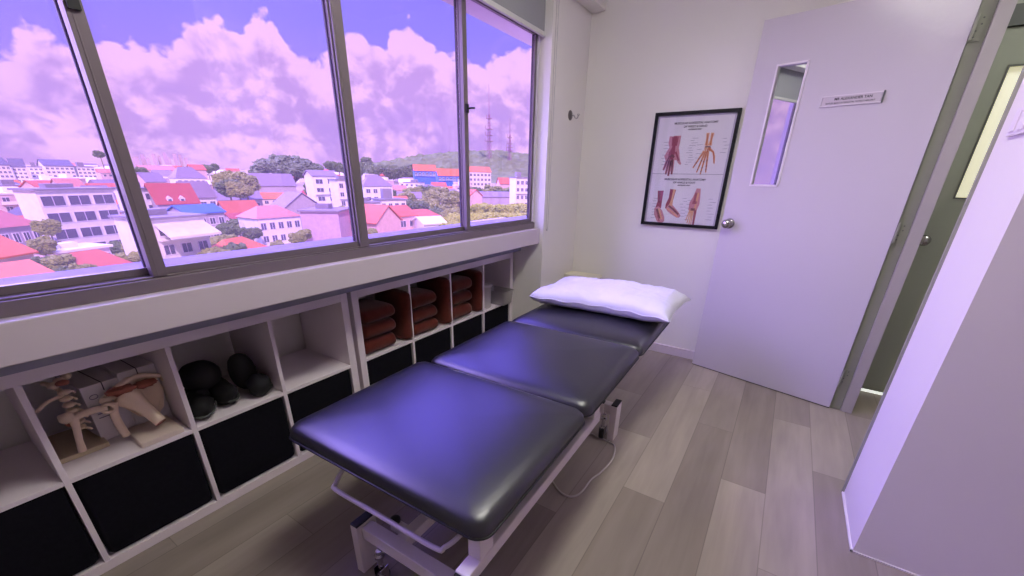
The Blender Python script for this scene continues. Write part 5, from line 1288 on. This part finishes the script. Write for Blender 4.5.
# lit heads against shaded bellies
sh = mth('ADD', mth('MULTIPLY', n2, 1.15), mth('MULTIPLY', mth('SUBTRACT', n1, .5), .9))
sh = mth('ADD', sh, mth('MULTIPLY', mth('SUBTRACT', .4, vo.outputs['Distance']), .16))
band = smooth(el, 3.0, 7.5); hi_ = smooth(d, 0.0, 4.5, .34, 0.0)
lit = smooth(mth('ADD', mth('SUBTRACT', sh, mth('MULTIPLY', band, .05)), hi_), .42, .72)
mixc = N.new('ShaderNodeMix'); mixc.data_type = 'RGBA'; L.new(lit, mixc.inputs['Factor']); mixc.inputs['A'].default_value = (.66, .60, .80, 1); mixc.inputs['B'].default_value = (1.12, 1.03, 1.0, 1)
# breaks low in the bank show hazy blue
gap = smooth(n3, .50, .64); gap = mth('MULTIPLY', gap, smooth(el, 9.0, 6.0)); gap = mth('MULTIPLY', gap, .75)
mixg = N.new('ShaderNodeMix'); mixg.data_type = 'RGBA'; L.new(gap, mixg.inputs['Factor']); L.new(mixc.outputs['Result'], mixg.inputs['A']); mixg.inputs['B'].default_value = (.56, .52, .80, 1)
# clear sky: deep blue, hazier towards the horizon
cr = N.new('ShaderNodeValToRGB'); e = cr.color_ramp.elements; L.new(mth('DIVIDE', el, 90.0), cr.inputs[0])
e[0].position = 0.0; e[0].color = (.58, .54, .80, 1); e[1].position = 1.0; e[1].color = (.26, .36, 1.0, 1)
q = e.new(.10); q.color = (.42, .44, 1.0, 1); q = e.new(.16); q.color = (.32, .40, 1.06, 1); q = e.new(.4); q.color = (.28, .36, 1.0, 1)
# blue boost added high in the western sky, above the view, to light the couch
west_boost = mth('MULTIPLY', smooth(mth('MULTIPLY', sp.outputs[0], -1.0), .15, .55), mth('MULTIPLY', smooth(el, 18, 30), smooth(el, 72, 52)))
mwb = N.new('ShaderNodeMix'); mwb.data_type = 'RGBA'; L.new(west_boost, mwb.inputs['Factor']); L.new(cr.outputs[0], mwb.inputs['A']); mwb.inputs['B'].default_value = (2.0, 2.35, 9.4, 1)
wis = smooth(noi(2.2, 6, 1.5, .6, 5.0), .55, .8, 0, .25)
mw_ = N.new('ShaderNodeMix'); mw_.data_type = 'RGBA'; L.new(wis, mw_.inputs['Factor']); L.new(mwb.outputs['Result'], mw_.inputs['A']); mw_.inputs['B'].default_value = (.75, .72, .95, 1)
mixs = N.new('ShaderNodeMix'); mixs.data_type = 'RGBA'; L.new(mask, mixs.inputs['Factor']); L.new(mw_.outputs['Result'], mixs.inputs['A']); L.new(mixg.outputs['Result'], mixs.inputs['B'])
haze = smooth(el, 2.6, -1.0); haze = mth('MULTIPLY', haze, .6)
mixh = N.new('ShaderNodeMix'); mixh.data_type = 'RGBA'; L.new(haze, mixh.inputs['Factor']); L.new(mixs.outputs['Result'], mixh.inputs['A']); mixh.inputs['B'].default_value = (.78, .68, .86, 1)
L.new(mixh.outputs['Result'], bg.inputs['Color']); bg.inputs['Strength'].default_value = 1.0

def sun(name, direction, strength, angle, col):
    l = bpy.data.lights.new(name, 'SUN'); l.energy = strength; l.angle = math.radians(angle); l.color = col
    o = bpy.data.objects.new(name, l); C.objects.link(o); o.rotation_euler = Vector(direction).to_track_quat('-Z', 'Y').to_euler(); return o
sun('sun', (-0.62, 0.40, -0.70), 4.9, 0.6, (1.0, 0.95, 0.84))
sun('room_daylight_fill', (0.86, 0.34, -0.42), 8.5, 70, (0.66, 0.76, 1.0))  # second, very wide sun added to brighten the room through the window

s = bpy.context.scene
s.view_settings.view_transform = 'Standard'; s.view_settings.look = 'None'; s.view_settings.gamma = 1.0; s.view_settings.use_curve_mapping = False; s.view_settings.exposure = 0.0
s.cycles.max_bounces = 8; s.cycles.transparent_max_bounces = 12; s.cycles.caustics_reflective = False; s.cycles.caustics_refractive = False
s.cycles.use_denoising = True
